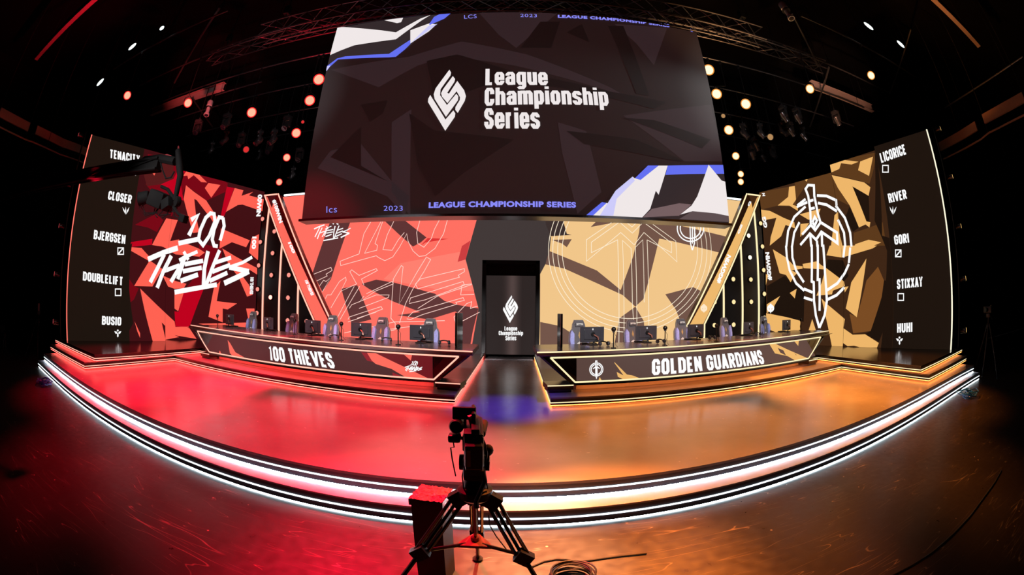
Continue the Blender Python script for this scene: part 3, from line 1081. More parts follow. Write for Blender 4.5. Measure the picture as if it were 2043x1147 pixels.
# the black name column at the outer side
arts[0].poly([(60, 200), (292, 280), (270, 400), (262, 470), (258, 560), (259, 690), (100, 700)], NAMEBLACK, 4)
arts[0].poly(Z8((95, 70), (130, 20), (85, 400), (140, 900), (20, 1130), (20, 60)), NAMEBLACK, 4)
for word, bl, br, tl in (('TENACITY', (219.5, 315.5), (279, 327), (220, 298)), ('CLOSER', (214.6, 398), (261.2, 406.6), (217.3, 380.5)),
                         ('BJERGSEN', (186.3, 477), (249.3, 487), (188, 458.5)), ('DOUBLELIFT', (165, 559.5), (243.7, 569.5), (165.8, 541.5)),
                         ('BUSIO', (203, 647.5), (241.5, 649.5), (203.5, 630))):
    n_ = Art(WLo)
    n_.text(word, bl, br, tl, WHITE_LED, 5, 'block')
    n_.build('name_lettering', t)['label'] = 'white player name'
for k, c in (('box', (264.5, 343)), ('claw', (250.8, 420.5)), ('slash', (240.5, 501)), ('box', (235.5, 583)), ('fan', (234.8, 665))):
    n_ = Art(WLo)
    role_icon(n_, k, c, 14, 16, WHITE_LED)
    n_.build('role_icon', t)
arts[1].text('00WIN', (514, 388), (510.5, 432), (523, 388), WHITE_LED, 5, .06)
arts[1].text('100', (503, 472), (501.5, 497), (511.5, 472), WHITE_LED, 5, .06)
arts[1].text('100 THIEVES', (499, 553), (497.5, 587), (506, 553), WHITE_LED, 5, .06)
for a in arts:
    a.build('led_artwork', t)
MB().tube([WLo.pt(-.02, Z4 + .003, .03), WLo.pt(-.02, 7.12, .03)], .02, 8).build('led_strip', emit('deep_red_strip', (1, .16, .12), 1.4, True), t)['label'] = 'red light strip up the outer edge'
for sf in (WLo, WLi):
    for u in (.4, sf.L - .4):
        MB().tube([sf.pt(u, Z4 + .025, -.6), sf.pt(u, sf.z1 - .3, -.12)], .03, 6).build('rear_brace', DARK, t)

t = thing('side_led_wall', 'tall angled LED wall on the right with gold shards and a white sword emblem', 'led wall', (12.2, 10, Z4), group='side LED walls')
BB, BM, GO, BT, BK = led((62, 38, 22)), led((92, 58, 28)), led((238, 182, 106)), led((122, 76, 36)), led((30, 19, 12))
cabinet(WRn, 'led_panel', NAMEBLACK, t)
cabinet(WRo, 'led_panel', BB, t)
cabinet(WRi, 'led_panel', BB, t)
R1, R2 = zoomed(1510, 290, 5.736), zoomed(1510, 490, 5.461)
arts = [Art(WRo), Art(WRi)]
both(R1((20, 540), (440, 460), (450, 700), (240, 690), (50, 735)), BM, 1)
both(R1((430, 400), (840, 290), (930, 490), (1060, 690), (900, 610), (690, 560), (660, 450), (560, 460), (450, 620)), BM, 1)
both(R1((840, 190), (1370, 80), (1330, 300), (1290, 440), (1160, 400), (860, 330)), BM, 1)
both(R1((1095, 470), (1280, 578), (1290, 880), (1255, 870)), BK, 2)
both(R1((1060, 700), (1170, 940), (1100, 990), (1010, 830)), BK, 1)
both(R1((1290, 940), (1440, 880), (1480, 1147), (1100, 1147), (1110, 1000)), BM, 1)
both(R2((1320, 230), (1385, 380), (1360, 560), (1240, 930), (1050, 955), (1010, 740), (1090, 780), (1195, 380)), BT, 1)
both(R2((1440, 380), (1460, 700), (1330, 1050), (1180, 960), (1240, 930), (1360, 560), (1385, 380)), BK, 1)
both(R2((770, 150), (940, 160), (1000, 330), (950, 390), (750, 240)), BK, 1)
both(R2((110, 440), (300, 330), (520, 470), (510, 830), (250, 760), (110, 730)), BK, 1)
for q in (R1((835, 210), (975, 165), (1165, 188), (1085, 220), (965, 205), (945, 270), (855, 310)),
          R1((1185, 185), (1330, 130), (1285, 350), (1160, 285)),
          R1((855, 340), (1230, 425), (1300, 480), (1280, 578), (1095, 470), (1255, 870), (1300, 880), (1290, 940), (1245, 905), (1170, 940), (1065, 690), (930, 490)),
          R1((535, 380), (590, 370), (570, 415)),
          R1((370, 475), (435, 465), (450, 620), (410, 680), (470, 700), (470, 750), (375, 690), (240, 688), (360, 590)),
          R1((50, 735), (150, 750), (310, 830), (430, 880), (440, 950), (330, 910), (280, 1040), (150, 1147), (160, 1050), (225, 830), (60, 860)),
          R1((490, 790), (730, 725), (690, 850), (590, 850)), R1((500, 900), (600, 890), (500, 1050)),
          R1((890, 800), (930, 760), (945, 1000), (980, 1147), (850, 1147)),
          R1((1130, 1130), (1280, 1080), (1425, 1110), (1300, 1165), (1110, 1165)),
          R2((795, 0), (1310, 0), (1265, 30), (930, 130), (760, 105)),
          R2((175, 40), (320, 130), (400, 215), (500, 225), (500, 250), (380, 270), (440, 300), (400, 340), (370, 400), (320, 320), (250, 300)),
          R2((500, 200), (660, 170), (700, 210), (750, 240), (950, 390), (960, 440), (830, 490), (820, 530), (650, 545), (710, 400), (745, 260), (510, 245)),
          R2((360, 515), (435, 470), (415, 575)), R2((110, 640), (255, 548), (195, 650), (185, 690), (110, 735)),
          R2((100, 735), (330, 780), (480, 820), (470, 880), (480, 960), (250, 960), (100, 900)),
          R2((705, 575), (770, 640), (960, 800), (945, 900), (1045, 970), (1180, 965), (1330, 1060), (1310, 1110), (1140, 1110), (1060, 1090), (990, 1095), (940, 1060), (940, 1105), (820, 1105)),
          R2((560, 940), (605, 800), (650, 940)), R2((1195, 140), (1090, 780), (970, 685), (1030, 400)),
          R2((950, 450), (1000, 445), (960, 510)), R2((100, 310), (125, 320), (100, 430))):
    both(q, GO, 3)
for a in arts:
    w = .105 if a.s is WRi else .1
    for q in (R1((465, 690), (560, 615)), R1((690, 575), (800, 580), (910, 630), (915, 690)), R1((905, 690), (1010, 830), (1070, 1000), (1085, 1160)),
              R2((1020, 20), (1005, 190)), R2((1005, 200), (960, 300), (880, 410), (760, 490)),
              R1((560, 700), (430, 820), (360, 980), (340, 1160)), R2((320, 0), (330, 130), (360, 270), (430, 410), (520, 490)),
              R1((490, 880), (430, 1000), (405, 1160)), R2((385, 0), (390, 130), (430, 270), (515, 400)),
              R2((515, 470), (610, 510)), R2((515, 565), (610, 595)), R2((765, 590), (870, 540), (955, 455)),
              R1((465, 690), (470, 700), (580, 650)), R1((700, 660), (800, 680), (920, 755)), R1((930, 850), (1000, 1000), (1015, 1160)), R2((960, 0), (945, 130)),
              R1((620, 900), (615, 760), (590, 580), (560, 500), (590, 455), (655, 460), (660, 580), (700, 780), (730, 880), (920, 1000), (925, 1120), (740, 990), (680, 1080), (610, 1010), (500, 1140)),
              R1((520, 1020), (620, 910), (670, 970), (730, 885)), R1((600, 640), (650, 625)), R1((605, 730), (665, 715)), R1((640, 880), (665, 920), (690, 860), (665, 820), (640, 880)),
              R2((600, -10), (600, 390), (622, 400), (625, 600), (645, 760), (683, 895)), R2((725, -10), (745, 300), (765, 600), (740, 760), (683, 895)),
              R2((665, -10), (665, 370), (685, 370), (685, 710)), R1((612, 1010), (625, 1160)), R1((745, 1000), (750, 1160)), R1((690, 1090), (695, 1160))):
        a.stroke(q, w, WHITE_LED, 5)
arts[1].text('#GGWIN', (1541, 559), (1536, 503), (1532, 559), WHITE_LED, 5, .06)
arts[1].text('GG', (1532, 454), (1528, 432), (1524.5, 455), WHITE_LED, 5, .06)
arts[1].text('N', (1527.5, 391), (1526, 385), (1522, 391.5), WHITE_LED, 5, .06)
emblem(arts[1], (1538, 615), 6, .06, WHITE_LED, 5)
for a in arts:
    a.poly([(1742, 250), (1760, 470), (1790, 480), (1790, 700), (1757, 700), (1768, 560), (1770, 500), (1745, 440)], BK, 4)
    a.build('led_artwork', t)
for word, bl, br, tl in (('LICORICE', (1759, 325.5), (1808.5, 308), (1754.5, 306)), ('RIVER', (1774.5, 405.5), (1810.5, 396.5), (1771, 387)),
                         ('GORI', (1785.5, 488.5), (1814.5, 484), (1783.5, 470)), ('STIXXAY', (1790, 577), (1841.5, 571.5), (1789.5, 557.5)),
                         ('HUHI', (1790, 664), (1820.5, 662), (1790, 645.5))):
    a = Art(WRn)
    a.text(word, bl, br, tl, WHITE_LED, 5, 'block')
    a.build('name_lettering', t)['label'] = 'white player name'
for k, c in (('box', (1767, 337)), ('claw', (1782, 420)), ('slash', (1792.5, 505.5)), ('box', (1797.5, 592.5)), ('fan', (1795, 679.5))):
    a = Art(WRn)
    role_icon(a, k, c, 14, 17, WHITE_LED)
    a.build('role_icon', t)
MB().tube([WRn.pt(WRn.L + .02, Z4 + .003, .03), WRn.pt(WRn.L + .02, 7.5, .03)], .028, 8).build('led_strip', emit('pale_amber_strip', (1, .93, .70), 1.1, True), t)['label'] = 'pale light strip up the outer edge'
for sf in (WRn, WRi):
    for u in (.4, sf.L - .4):
        MB().tube([sf.pt(u, Z4 + .025, -.6), sf.pt(u, sf.z1 - .3, -.12)], .03, 6).build('rear_brace', DARK, t)

# ------------------------------------------------------------------ back LED wall with the doorway
YB = 15.0
WB = Flat((-9.75, YB), (9.75, YB), Z3 - .15, 6.68)
t = thing('back_led_wall', 'wide LED wall behind the desks, red on the left, gold on the right, dark centre', 'led wall', (0, YB, Z2))
GREY = led((66, 57, 56))
DX0, DX1, DZ = -1.08, 1.0, 3.94
for nm, x0, x1, z0 in (('led_panel', -9.75, DX0, Z2 + .003), ('led_panel', DX1, 9.75, Z2 + .003), ('led_panel', DX0, DX1, DZ)):
    cabinet(Flat((x0, YB), (x1, YB), z0, 6.68), nm, GREY, t, .2)
art = Art(WB)
C1, C2 = zoomed(580, 420, 4.0975), zoomed(1060, 420, 4.0975)
RC, RK = led((255, 112, 98)), led((94, 52, 52))
art.poly(C1((-250, -350), (1640, -350), (1525, 60), (1430, 400), (1535, 800), (1465, 1200), (-250, 1200)), RC, 1)
art.poly(C1((900, 430), (1430, 330), (1430, 400), (1500, 660), (1180, 640), (760, 560)), led((255, 128, 112)), 2)
for q in (((330, 75), (495, 75), (330, 560), (260, 665), (180, 510)), ((700, 20), (900, 55), (1110, 220), (1065, 260), (1000, 295), (880, 190)),
          ((580, 600), (700, 565), (850, 590), (1180, 680), (1260, 740), (1360, 770), (1535, 800), (1490, 980), (1470, 1090), (1380, 1090), (1390, 850), (1345, 825), (1135, 890), (870, 855), (1060, 830), (830, 740), (640, 640)),
          ((415, 640), (545, 610), (660, 890), (500, 930)), ((400, -100), (560, -100), (495, 75), (330, 75))):
    art.poly(C1(*q), RK, 3)
art.poly(C1((1365, 420), (1400, 290), (1470, 245), (1430, 400)), led((205, 62, 64)), 3)
art.poly(C1((1060, 290), (1120, 225), (1290, 232), (1100, 262)), led((222, 52, 52)), 3)
PINK = led((255, 214, 202))
for q in (((1285, 65), (1250, 190), (1180, 310), (1100, 370), (1050, 375), (1000, 330), (960, 250), (950, 190), (890, 300), (835, 380), (770, 410), (720, 385), (700, 370), (410, 450), (405, 415), (560, 355), (600, 190), (660, 85), (600, 85)),
          ((745, 80), (605, 350), (705, 325), (710, 285), (690, 270), (760, 70)), ((850, 75), (790, 200), (755, 320), (830, 325), (880, 240), (930, 180)),
          ((1060, 70), (1030, 180), (1040, 270), (1090, 300), (1150, 230), (1175, 155), (1220, 70)),
          ((190, 520), (330, 465), (340, 490), (290, 520), (300, 535), (215, 575)), ((235, 620), (270, 570), (290, 580), (330, 545), (260, 665)),
          ((285, 720), (300, 690), (330, 690), (400, 580), (450, 545), (455, 570), (410, 660), (540, 600), (485, 500), (500, 485), (560, 530), (700, 475), (710, 490), (580, 560), (600, 610)),
          ((330, 795), (410, 660)), ((375, 890), (520, 620)), ((405, 890), (565, 620)), ((620, 680), (830, 580), (840, 600), (690, 660), (560, 750), (600, 700)),
          ((480, 800), (500, 770), (700, 690), (805, 690), (800, 710), (560, 800)), ((470, 890), (480, 870), (740, 785), (752, 805), (560, 880), (470, 910)), ((545, 880), (700, 830)),
          ((840, 560), (905, 450), (920, 460), (885, 770), (1030, 510), (1110, 380), (1145, 400), (1090, 500), (1000, 640), (940, 760), (890, 920)), ((840, 560), (820, 880), (855, 920), (855, 975)),
          ((1020, 600), (1060, 560), (1420, 475), (1420, 500), (1370, 530), (1380, 545), (1040, 640), (1020, 600)), ((970, 750), (980, 715), (1410, 580), (1420, 610), (1100, 730), (970, 760)),
          ((960, 870), (1000, 830), (1410, 712), (1420, 735), (1350, 750), (1360, 765), (1080, 850), (980, 890), (950, 885)), ((1480, 605), (1200, 700), (1040, 800)), ((1500, 685), (1390, 690), (1400, 610), (1480, 600)),
          ((1335, 870), (1440, 760), (1480, 745), (1470, 800), (1530, 780)), ((1400, 905), (1545, 830)), ((1335, 870), (1345, 905)),
          ((440, 1000), (850, 910), (1260, 900)), ((700, 985), (1150, 925)), ((560, 1030), (850, 975))):
    art.stroke(C1(*q), .022, PINK, 4)
m = lambda *q: [(627 + (x - 300) / 1140 * 73, 480 - (560 - y) / 860 * 56) for x, y in q]
logo100(art, m, WHITE_LED, 5, .00118)
GB_, GK = led((241, 198, 138)), led((114, 84, 72))
art.poly(C2((60, -350), (1750, -350), (1750, 1250), (60, 1250), (70, 900), (72, 520), (115, 440), (150, 330), (160, 220), (110, 60)), GB_, 1)
art.poly(C2((60, -350), (200, -350), (255, 65), (290, 190), (330, 200), (160, 210), (120, 120)), led((60, 48, 46)), 2)
for q in (((115, 440), (145, 330), (535, 490), (730, 650), (830, 380), (880, 180), (890, 100), (820, 85), (920, 60), (1040, 85), (1600, 215), (1540, 345), (1150, 250), (1045, 230), (960, 570), (915, 725), (850, 785), (745, 690), (270, 475)),
          ((850, 785), (920, 905), (925, 1000), (900, 1180), (660, 1180), (720, 880)), ((1095, 685), (1320, 625), (1400, 665), (1365, 720), (1205, 655), (1315, 810), (1240, 960), (1180, 810)),
          ((72, 910), (240, 945), (340, 1010), (380, 1180), (72, 1180)), ((485, 135), (560, 60), (820, 60), (700, 95)), ((165, 240), (330, 235), (290, 300), (250, 270))):
    art.poly(C2(*q), GK, 3)
CRM = led((255, 240, 214))
for r, a0, a1 in ((665, 140, 400), (630, 140, 400), (590, 130, 410), (553, 130, 410)):
    q = [(805 + r * math.cos(math.radians(x)), 330 - r * 1.0 * math.sin(math.radians(x))) for x in np.linspace(a0, a1, 60)]
    art.stroke(C2(*q), .022, CRM, 4)
for q in (((690, 75), (450, 240), (450, 415), (730, 180), (840, 280), (920, 180), (1190, 420), (1180, 250), (960, 90)), ((490, 345), (490, 260), (720, 95), (825, 185), (915, 95), (1145, 265), (1145, 345), (945, 240)),
          ((740, 65), (822, 135), (890, 70)), ((490, 345), (705, 240), (715, 1090), (660, 1080)), ((755, 1150), (745, 245), (815, 310), (825, 760)), ((860, 1150), (850, 300), (910, 240), (922, 750)),
          ((945, 240), (960, 940)), ((825, 760), (850, 1150))):
    art.stroke(C2(*q), .022, CRM, 4)
for r in (108, 84):
    art.stroke(C2(*[(1300 + r * math.cos(math.radians(x)), 145 - r * math.sin(math.radians(x))) for x in np.linspace(90, 450, 40)]), .05, WHITE_LED, 5)
art.stroke(C2((1240, 115), (1285, 85), (1312, 110), (1340, 85), (1375, 115)), .05, WHITE_LED, 5)
for q in (((1295, 90), (1300, 270), (1315, 325)), ((1335, 90), (1332, 270), (1315, 325)), ((1315, 110), (1315, 270))):
    art.stroke(C2(*q), .05, WHITE_LED, 5)
art.build('led_artwork', t)
MB().box((0, YB - .02, 6.74), (19.2, .07, .06)).build('top_light_strip', STRIP_W, t)

t = thing('doorway', 'black portal doorway in the middle of the back wall with a white diamond logo screen', 'doorway', (0, YB + .5, Z2))
xm = (DX0 + DX1) / 2
mb = MB()
for x in (DX0 + .073, DX1 - .073):
    mb.box((x, YB + .3, (Z2 + DZ) / 2), (.136, .6, DZ - Z2 - .006))
mb.box((xm, YB + .3, DZ - .065), (DX1 - DX0 - .01, .6, .12))
mb.box((xm, YB + .58, (3.4 + DZ) / 2), (DX1 - DX0 - .01, .1, DZ - 3.41))
mb.build('portal_frame', GLOSS, t)
MB().box((-.09, YB - .15, Z2 + .014), (1.7, .05, .024)).build('threshold', STEEL, t)
WD = Flat((DX0 + .14, YB + .45), (DX1 - .14, YB + .45), Z2 + .12, 3.42)
cabinet(WD, 'screen', led((46, 38, 37)), t, .1)
art = Art(WD)
n = 22
for i in range(n):
    x0 = WD.L * (.28 + .44 * i / n)
    k = math.exp(-((i - n * .55) / (n * .28)) ** 2)
    art.uvpoly([(x0, WD.z0), (x0 + WD.L * .44 / n, WD.z0), (x0 + WD.L * .44 / n, WD.z1), (x0, WD.z1)], led((int(46 + 36 * k), int(38 + 29 * k), int(37 + 28 * k))), 1)


def lcs_mark(a, mp, mat, layer):
    """Diamond mark: three nested, round-cornered chevrons. mp maps the 400 x 640 sheet to the picture."""
    for q in (((290, 100), (307, 130), (300, 160), (200, 300), (195, 360), (265, 460), (360, 345), (380, 370), (378, 410), (255, 580), (140, 400), (130, 350), (150, 290)),
              ((325, 165), (348, 195), (340, 225), (268, 335), (285, 345), (370, 215), (440, 310), (458, 370), (445, 420), (375, 540), (350, 510), (352, 480), (395, 410), (398, 380), (363, 320), (270, 440), (215, 375), (205, 340), (225, 300)),
              ((95, 358), (250, 608), (330, 515), (350, 545), (345, 580), (248, 722), (72, 430), (75, 395))):
        a.poly(mp(*q), mat, layer)


KD = lambda *q: [(1018.5 + (x - 265) / 390 * 30, 616.7 + (y - 411) / 622 * 55) for x, y in q]
lcs_mark(art, KD, WHITE_LED, 3)
for word, bl, br, tl in (('League', (1006.5, 661.5), (1032, 661.5), (1006.5, 651)), ('Championship', (995, 670.5), (1043.5, 670.5), (995, 660)), ('Series', (1008.5, 679), (1030, 679), (1008.5, 669.5))):
    art.text(word, bl, br, tl, WHITE_LED, 3, 'title')
art.build('screen_lettering', t)

# ------------------------------------------------------------------ light pillars and the leaning beams
YG = 14.3
XS = {'left': [-9.86, -9.02, -8.12, -7.25], 'right': [9.75, 8.92, 8.02, 7.15]}
BEAM = {'left': [(528.9, 387.8), (555.4, 389.6), (685, 690), (648, 684)], 'right': [(1515.4, 388.1), (1489.6, 389.6), (1349, 690), (1386, 684)]}
for side in ('left', 'right'):
    red = side == 'left'
    s = -1 if red else 1
    strip = STRIP_R if red else STRIP_A
    lamp = emit('red_bulb_lens', (1, .30, .24), 1.1, True) if red else emit('amber_bulb_lens', (1, .74, .36), 1.15, True)
    hot = emit('red_bulb_hot', (1, .24, .2), 4, True) if red else emit('amber_bulb_hot', (1, .85, .55), 2, True)
    YF = 13.85
    P4 = [aty(p, YF) for p in BEAM[side]]
    zt = (P4[0].z + P4[1].z) / 2
    o_t, i_t, i_b, o_b = [V((p.x, p.z)) for p in P4]

    def down(a, b, z):
        return a + (b - a) * ((z - a.y) / (b.y - a.y))
    o_b, i_b = down(o_t, o_b, Z3 + .003), down(i_t, i_b, Z3 + .003)
    o_t, i_t = V((o_t.x, zt)), V((i_t.x, zt))
    # pillar field
    t = thing('light_pillar', ('black lamp panel with red edge strips and round lamps behind the left desk' if red else
                               'black lamp panel with amber edge strips and round lamps behind the right desk'), 'light panel', (s * 8.5, YG, Z3), group='lamp panels')
    xs_ = XS[side]
    xo, xi = xs_[0] + s * .33, o_b.x - s * .2
    pts = [(xo, Z3 + .003), (xi, Z3 + .003), (o_t.x + s * .12, zt - .15), (xo, zt - .15)]
    MB().prism(pts, YG, YG + .25, plane='xz').build('panel', GLOSS, t)
    for k, x in enumerate(xs_):
        # strip top where the beam crosses
        f = (x - o_t.x) / (o_b.x - o_t.x)
        top = o_t.y + (o_b.y - o_t.y) * f - .05
        top = min(top, zt - .25)
        MB().box((x, YG - .03, (Z3 + top) / 2 + .003), (.05, .06, top - Z3 - .002)).build('led_strip', strip, t)
    lamps = []
    for k in range(4):
        x = (xs_[k] + (xs_[k + 1] if k < 3 else xs_[k] - s * .85)) / 2
        for j in range(6):
            z = 5.05 - .87 * j + .0 * k
            f = (x - o_t.x) / (o_b.x - o_t.x)
            if z < o_t.y + (o_b.y - o_t.y) * f - .12:
                lamps.append((x, z))
    for j in range(5):
        lamps.append((xo - s * .06, 5.6 - .95 * j))
    for x, z in lamps:
        lit = hot if (red and abs(z - (5.05 - .87 * 3)) < .01 and abs(x - (xs_[0] + xs_[1]) / 2) < .01) or (not red and abs(x - (xs_[0] + xs_[1]) / 2) < .01 and z > 3.5) else lamp
        b = MB().lathe([(.115, 0), (.12, .03), (.10, .06)], (x, YG, z), (0, -1, 0), 16).build('lamp', DARK, t, True)
        MB().lathe([(.088, .0), (.08, .025), (.05, .045)], (x, YG - .055, z), (0, -1, 0), 16).build('lamp_lens', lit, b, True)
    # beam
    t = thing('leaning_beam', ('leaning red light beam with white lettering beside the left lamp panel' if red else
                               'leaning gold light beam with white lettering beside the right lamp panel'), 'beam', (s * 7.5, YF, Z3), group='leaning light beams')
    quad = [tuple(o_t), tuple(i_t), tuple(i_b), tuple(o_b)]
    MB().prism(quad, YF, YF + .33, plane='xz').build('beam_body', pbr('beam_red_gloss', (120, 14, 20), .3) if red else pbr('beam_brown_gloss', (70, 40, 16), .3), t)
    sf = Flat((-12, YF), (12, YF), Z3 + .004, 8)
    a = Art(sf)
    U = lambda p: (p[0] + 12, p[1])
    w = (i_b - i_t).normalized()
    ins = .055
    a.uvpoly([U((o_t.x - s * ins, zt - .02)), U((i_t.x + s * ins, zt - .45)), U((i_b.x + s * ins, Z3 + .004)), U((o_b.x - s * ins, Z3 + .004))], TEAMRED if red else TEAMGOLD, 1)
    a.uvpoly([U((o_t.x - s * .12, zt - .03)), U((i_t.x + s * .1, zt - .03)), U((i_t.x + s * .2, zt - .30)), U((o_t.x - s * .45, zt - .55))], led((70, 12, 16)) if red else led((66, 38, 16)), 2)
    for p, q in ((o_t, o_b), (i_t, i_b), (o_t, i_t)):
        d = (q - p).normalized()
        a.mb.tube([V((p.x, YF - .02, p.y)) - V((d.x, 0, d.y)) * .02, V((q.x, YF - .02, q.y)) - V((d.x, 0, d.y)) * .06], .03, 6, a.mi(strip))
    if red:
        a.text('#100WIN', (543, 400.5), (557, 446.5), (550.5, 396.5), WHITE_LED, 4, .06)
        a.text('100', (574.5, 484), (584, 506), (580.5, 482), WHITE_LED, 4, .06)
        a.text('100 THIEVES', (608, 560), (621, 590), (614, 558), WHITE_LED, 4, .06)
    else:
        a.text('#GGWIN', (1436, 566.5), (1459, 511.5), (1428, 562), WHITE_LED, 4, .06)
        a.text('GG', (1474.5, 467.5), (1481.5, 449), (1470.5, 465.5), WHITE_LED, 4, .06)
        a.text('G', (1494.5, 412), (1499, 403), (1490.5, 410), WHITE_LED, 4, .06)
        emblem(a, (1404, 615), 5.5, .05, led((255, 232, 200)), 4)
    a.build('beam_artwork', t)

# ------------------------------------------------------------------ the big hanging screen
YH = 9.5
HS = Flat((-5.42, YH), (5.60, YH), 4.34, 10.55)
t = thing('hanging_screen', 'huge dark LED screen hung over the stage with a white diamond logo and title', 'screen', (0, YH, 7.4))
for m_ in ((33, 20, 20), (22, 13, 13), (47, 33, 36), (36, 26, 28)):
    led(m_).node_tree.nodes['Principled BSDF'].inputs['Base Color'].default_value = (.06, .06, .06, 1)
cabinet(HS, 'screen_cabinet', led((33, 20, 20)), t, .35)
art = Art(HS)
H1, H2, H3 = zoomed(560, 0, 4.345), zoomed(1020, 250, 4.428), zoomed(1010, 0, 4.006)
HZ = zoomed(590, 0, 2.2955)
DK, GY, G2 = led((22, 13, 13)), led((47, 33, 36)), led((36, 26, 28))
for q in (((160, 320), (520, 260), (760, 190), (1060, 250), (1440, 400), (1560, 470), (1440, 420), (1000, 300), (700, 260), (560, 300), (380, 400)),
          ((1200, 560), (1330, 600), (1400, 880), (1290, 980), (1220, 700)), ((840, 60), (1200, 60), (1010, 220), (930, 160)), ((440, 560), (530, 500), (525, 990), (440, 880)),
          ((100, 770), (160, 690), (300, 660), (440, 830), (520, 900), (500, 990), (420, 900), (250, 830)), ((1460, 110), (1700, 130), (1640, 300), (1560, 200)), ((1500, 530), (1900, 480), (1960, 740), (1780, 740))):
    art.poly(HZ(*q), GY, 1)
for q in (((600, 280), (740, 250), (1000, 330), (1440, 420), (1700, 470), (1640, 500), (1200, 400), (900, 380), (640, 480)), ((520, 520), (640, 600), (1000, 640), (760, 800), (640, 900), (560, 760)),
          ((1030, 220), (1120, 100), (1210, 100), (1170, 220)), ((1240, 150), (1310, 110), (1345, 195)), ((1430, 120), (1500, 120), (1620, 440), (1560, 430)), ((1500, 540), (1640, 550), (1900, 640), (1860, 680)),
          ((1240, 600), (1560, 640), (1780, 740), (1700, 730), (1320, 660)), ((160, 720), (300, 580), (300, 760), (420, 830)), ((300, 480), (420, 460), (400, 520), (340, 560))):
    art.poly(HZ(*q), DK, 2)
WG, LV, BL = led((240, 232, 232)), led((205, 203, 250)), led((100, 112, 240))
ART2 = led((52, 42, 44))
for q, m_, l in ((H1((420, 210), (560, 235), (1060, 150), (1490, 110), (1250, 280), (1100, 420), (960, 470), (500, 500), (400, 600)), ART2, 3),
                 (H1((485, 235), (555, 237), (870, 265), (1000, 283), (1210, 165), (1300, 132), (1225, 178), (1000, 343), (640, 395), (520, 440), (430, 480)), WG, 4),
                 (H1((900, 178), (1065, 152), (1045, 195), (1010, 203)), WG, 4), (H1((1125, 265), (1290, 205), (1350, 215), (1285, 275), (1125, 380)), WG, 4),
                 (H1((1240, 300), (1360, 210), (1280, 230), (1125, 380)), LV, 5),
                 (H1((1290, 210), (1330, 150), (1395, 118), (1480, 115), (1420, 165), (1290, 222)), BL, 5),
                 (H1((400, 578), (490, 510), (560, 492), (940, 470), (1000, 430), (1125, 348), (1125, 385), (1080, 430), (1000, 495), (940, 500), (500, 518), (430, 580), (398, 620)), BL, 5),
                 (H1((400, 578), (435, 570), (398, 622)), LV, 6),
                 (H2((650, 805), (1000, 560), (1200, 360), (1895, 352), (1960, 860), (1500, 860), (1150, 820)), ART2, 3),
                 (H2((650, 805), (800, 680), (850, 690), (920, 580), (1070, 455), (1090, 470), (1205, 358), (1380, 358), (1300, 615), (1275, 580), (1225, 740), (1155, 815)), WG, 4),
                 (H2((780, 800), (920, 580), (1070, 455), (1090, 490), (930, 650), (900, 800)), LV, 5),
                 (H2((1090, 470), (1205, 358), (1300, 358), (1140, 485)), BL, 6), (H2((1380, 358), (1895, 352), (1905, 430), (1560, 432), (1360, 440)), BL, 5),
                 (H2((650, 805), (800, 680), (840, 688), (720, 800)), BL, 6),
                 (H2((1740, 350), (1855, 490), (1920, 510), (1960, 810), (1800, 780), (1600, 760), (1490, 790), (1590, 710), (1640, 630)), WG, 6),
                 (H2((1240, 740), (1480, 690), (1590, 700), (1480, 800), (1160, 815)), led((118, 96, 98)), 5),
                 (H2((1595, 760), (1800, 778), (1960, 812), (1970, 860), (1480, 830)), led((92, 78, 80)), 6)):
    art.poly(q, m_, l)
KL = lambda *q: [(840 + x / 5.1075, 120 + y / 5.1075) for x, y in q]
lcs_mark(art, KL, WG, 4)
k5 = lambda x, y: (840 + x / 5.1075, 120 + y / 5.1075)
for word, bl, br, tl in (('League', k5(655, 302), k5(1297, 302), k5(658, 92)), ('Championship', k5(648, 512), k5(1920, 512), k5(650, 285)), ('Series', k5(645, 702), k5(1215, 702), k5(645, 490))):
    B = V(HS.uv(bl))
    art.text(word, bl, br, tl, WG, 4, 'title')
VI = led((140, 140, 252))
for word, bl, br, tl, bo in (('LCS', H1((1592, 167))[0], H1((1700, 160))[0], H1((1590, 135))[0], .0), ('2023', H3((112, 140))[0], H3((245, 142))[0], H3((112, 115))[0], .0),
                             ('LEAGUE CHAMPIONSHIP SERIES', H3((412, 146))[0], H3((1305, 222))[0], H3((412, 122))[0], .05), ('L', H3((1474, 256))[0], H3((1490, 258))[0], H3((1470, 232))[0], .0),
                             ('lcs', (652, 425), (673, 424), (652, 412), .0), ('2023', (766, 421), (804, 421), (766, 411), .0),
                             ('LEAGUE CHAMPIONSHIP SERIES', (855.5, 415.5), (1149, 415), (856, 404), .05)):
    art.text(word, bl, br, tl, VI, 6, bo, 1.1)
art.build('screen_artwork', t)
MB().box((.09, YH + .1, 4.30), (11.1, .45, .06)).build('bottom_rail', STEEL, t)

# ------------------------------------------------------------------ what stands at the desks


def at_desk(side, px, depth):
    """The plan point under picture column px that lies `depth` behind the desk's front edge, and the desk's direction there."""
    gT = DESK[side]
    d = ray(*px)
    lo, hi = 5.0, 22.0
    for _ in range(50):
        m_ = (lo + hi) / 2
        x, y = d.x / d.y * m_, m_
        sl = (gT(x + .05) - gT(x - .05)) / .1
        if (y - gT(x)) / math.hypot(1, sl) < depth:
            lo = m_
        else:
            hi = m_
    x = d.x / d.y * lo
    return V((x, lo, 0)), math.atan((gT(x + .05) - gT(x - .05)) / .1)


for side in ('left', 'right'):
    DESK[side] = quadfit([(p.x, p.y) for p in deskpts[side]['top']])

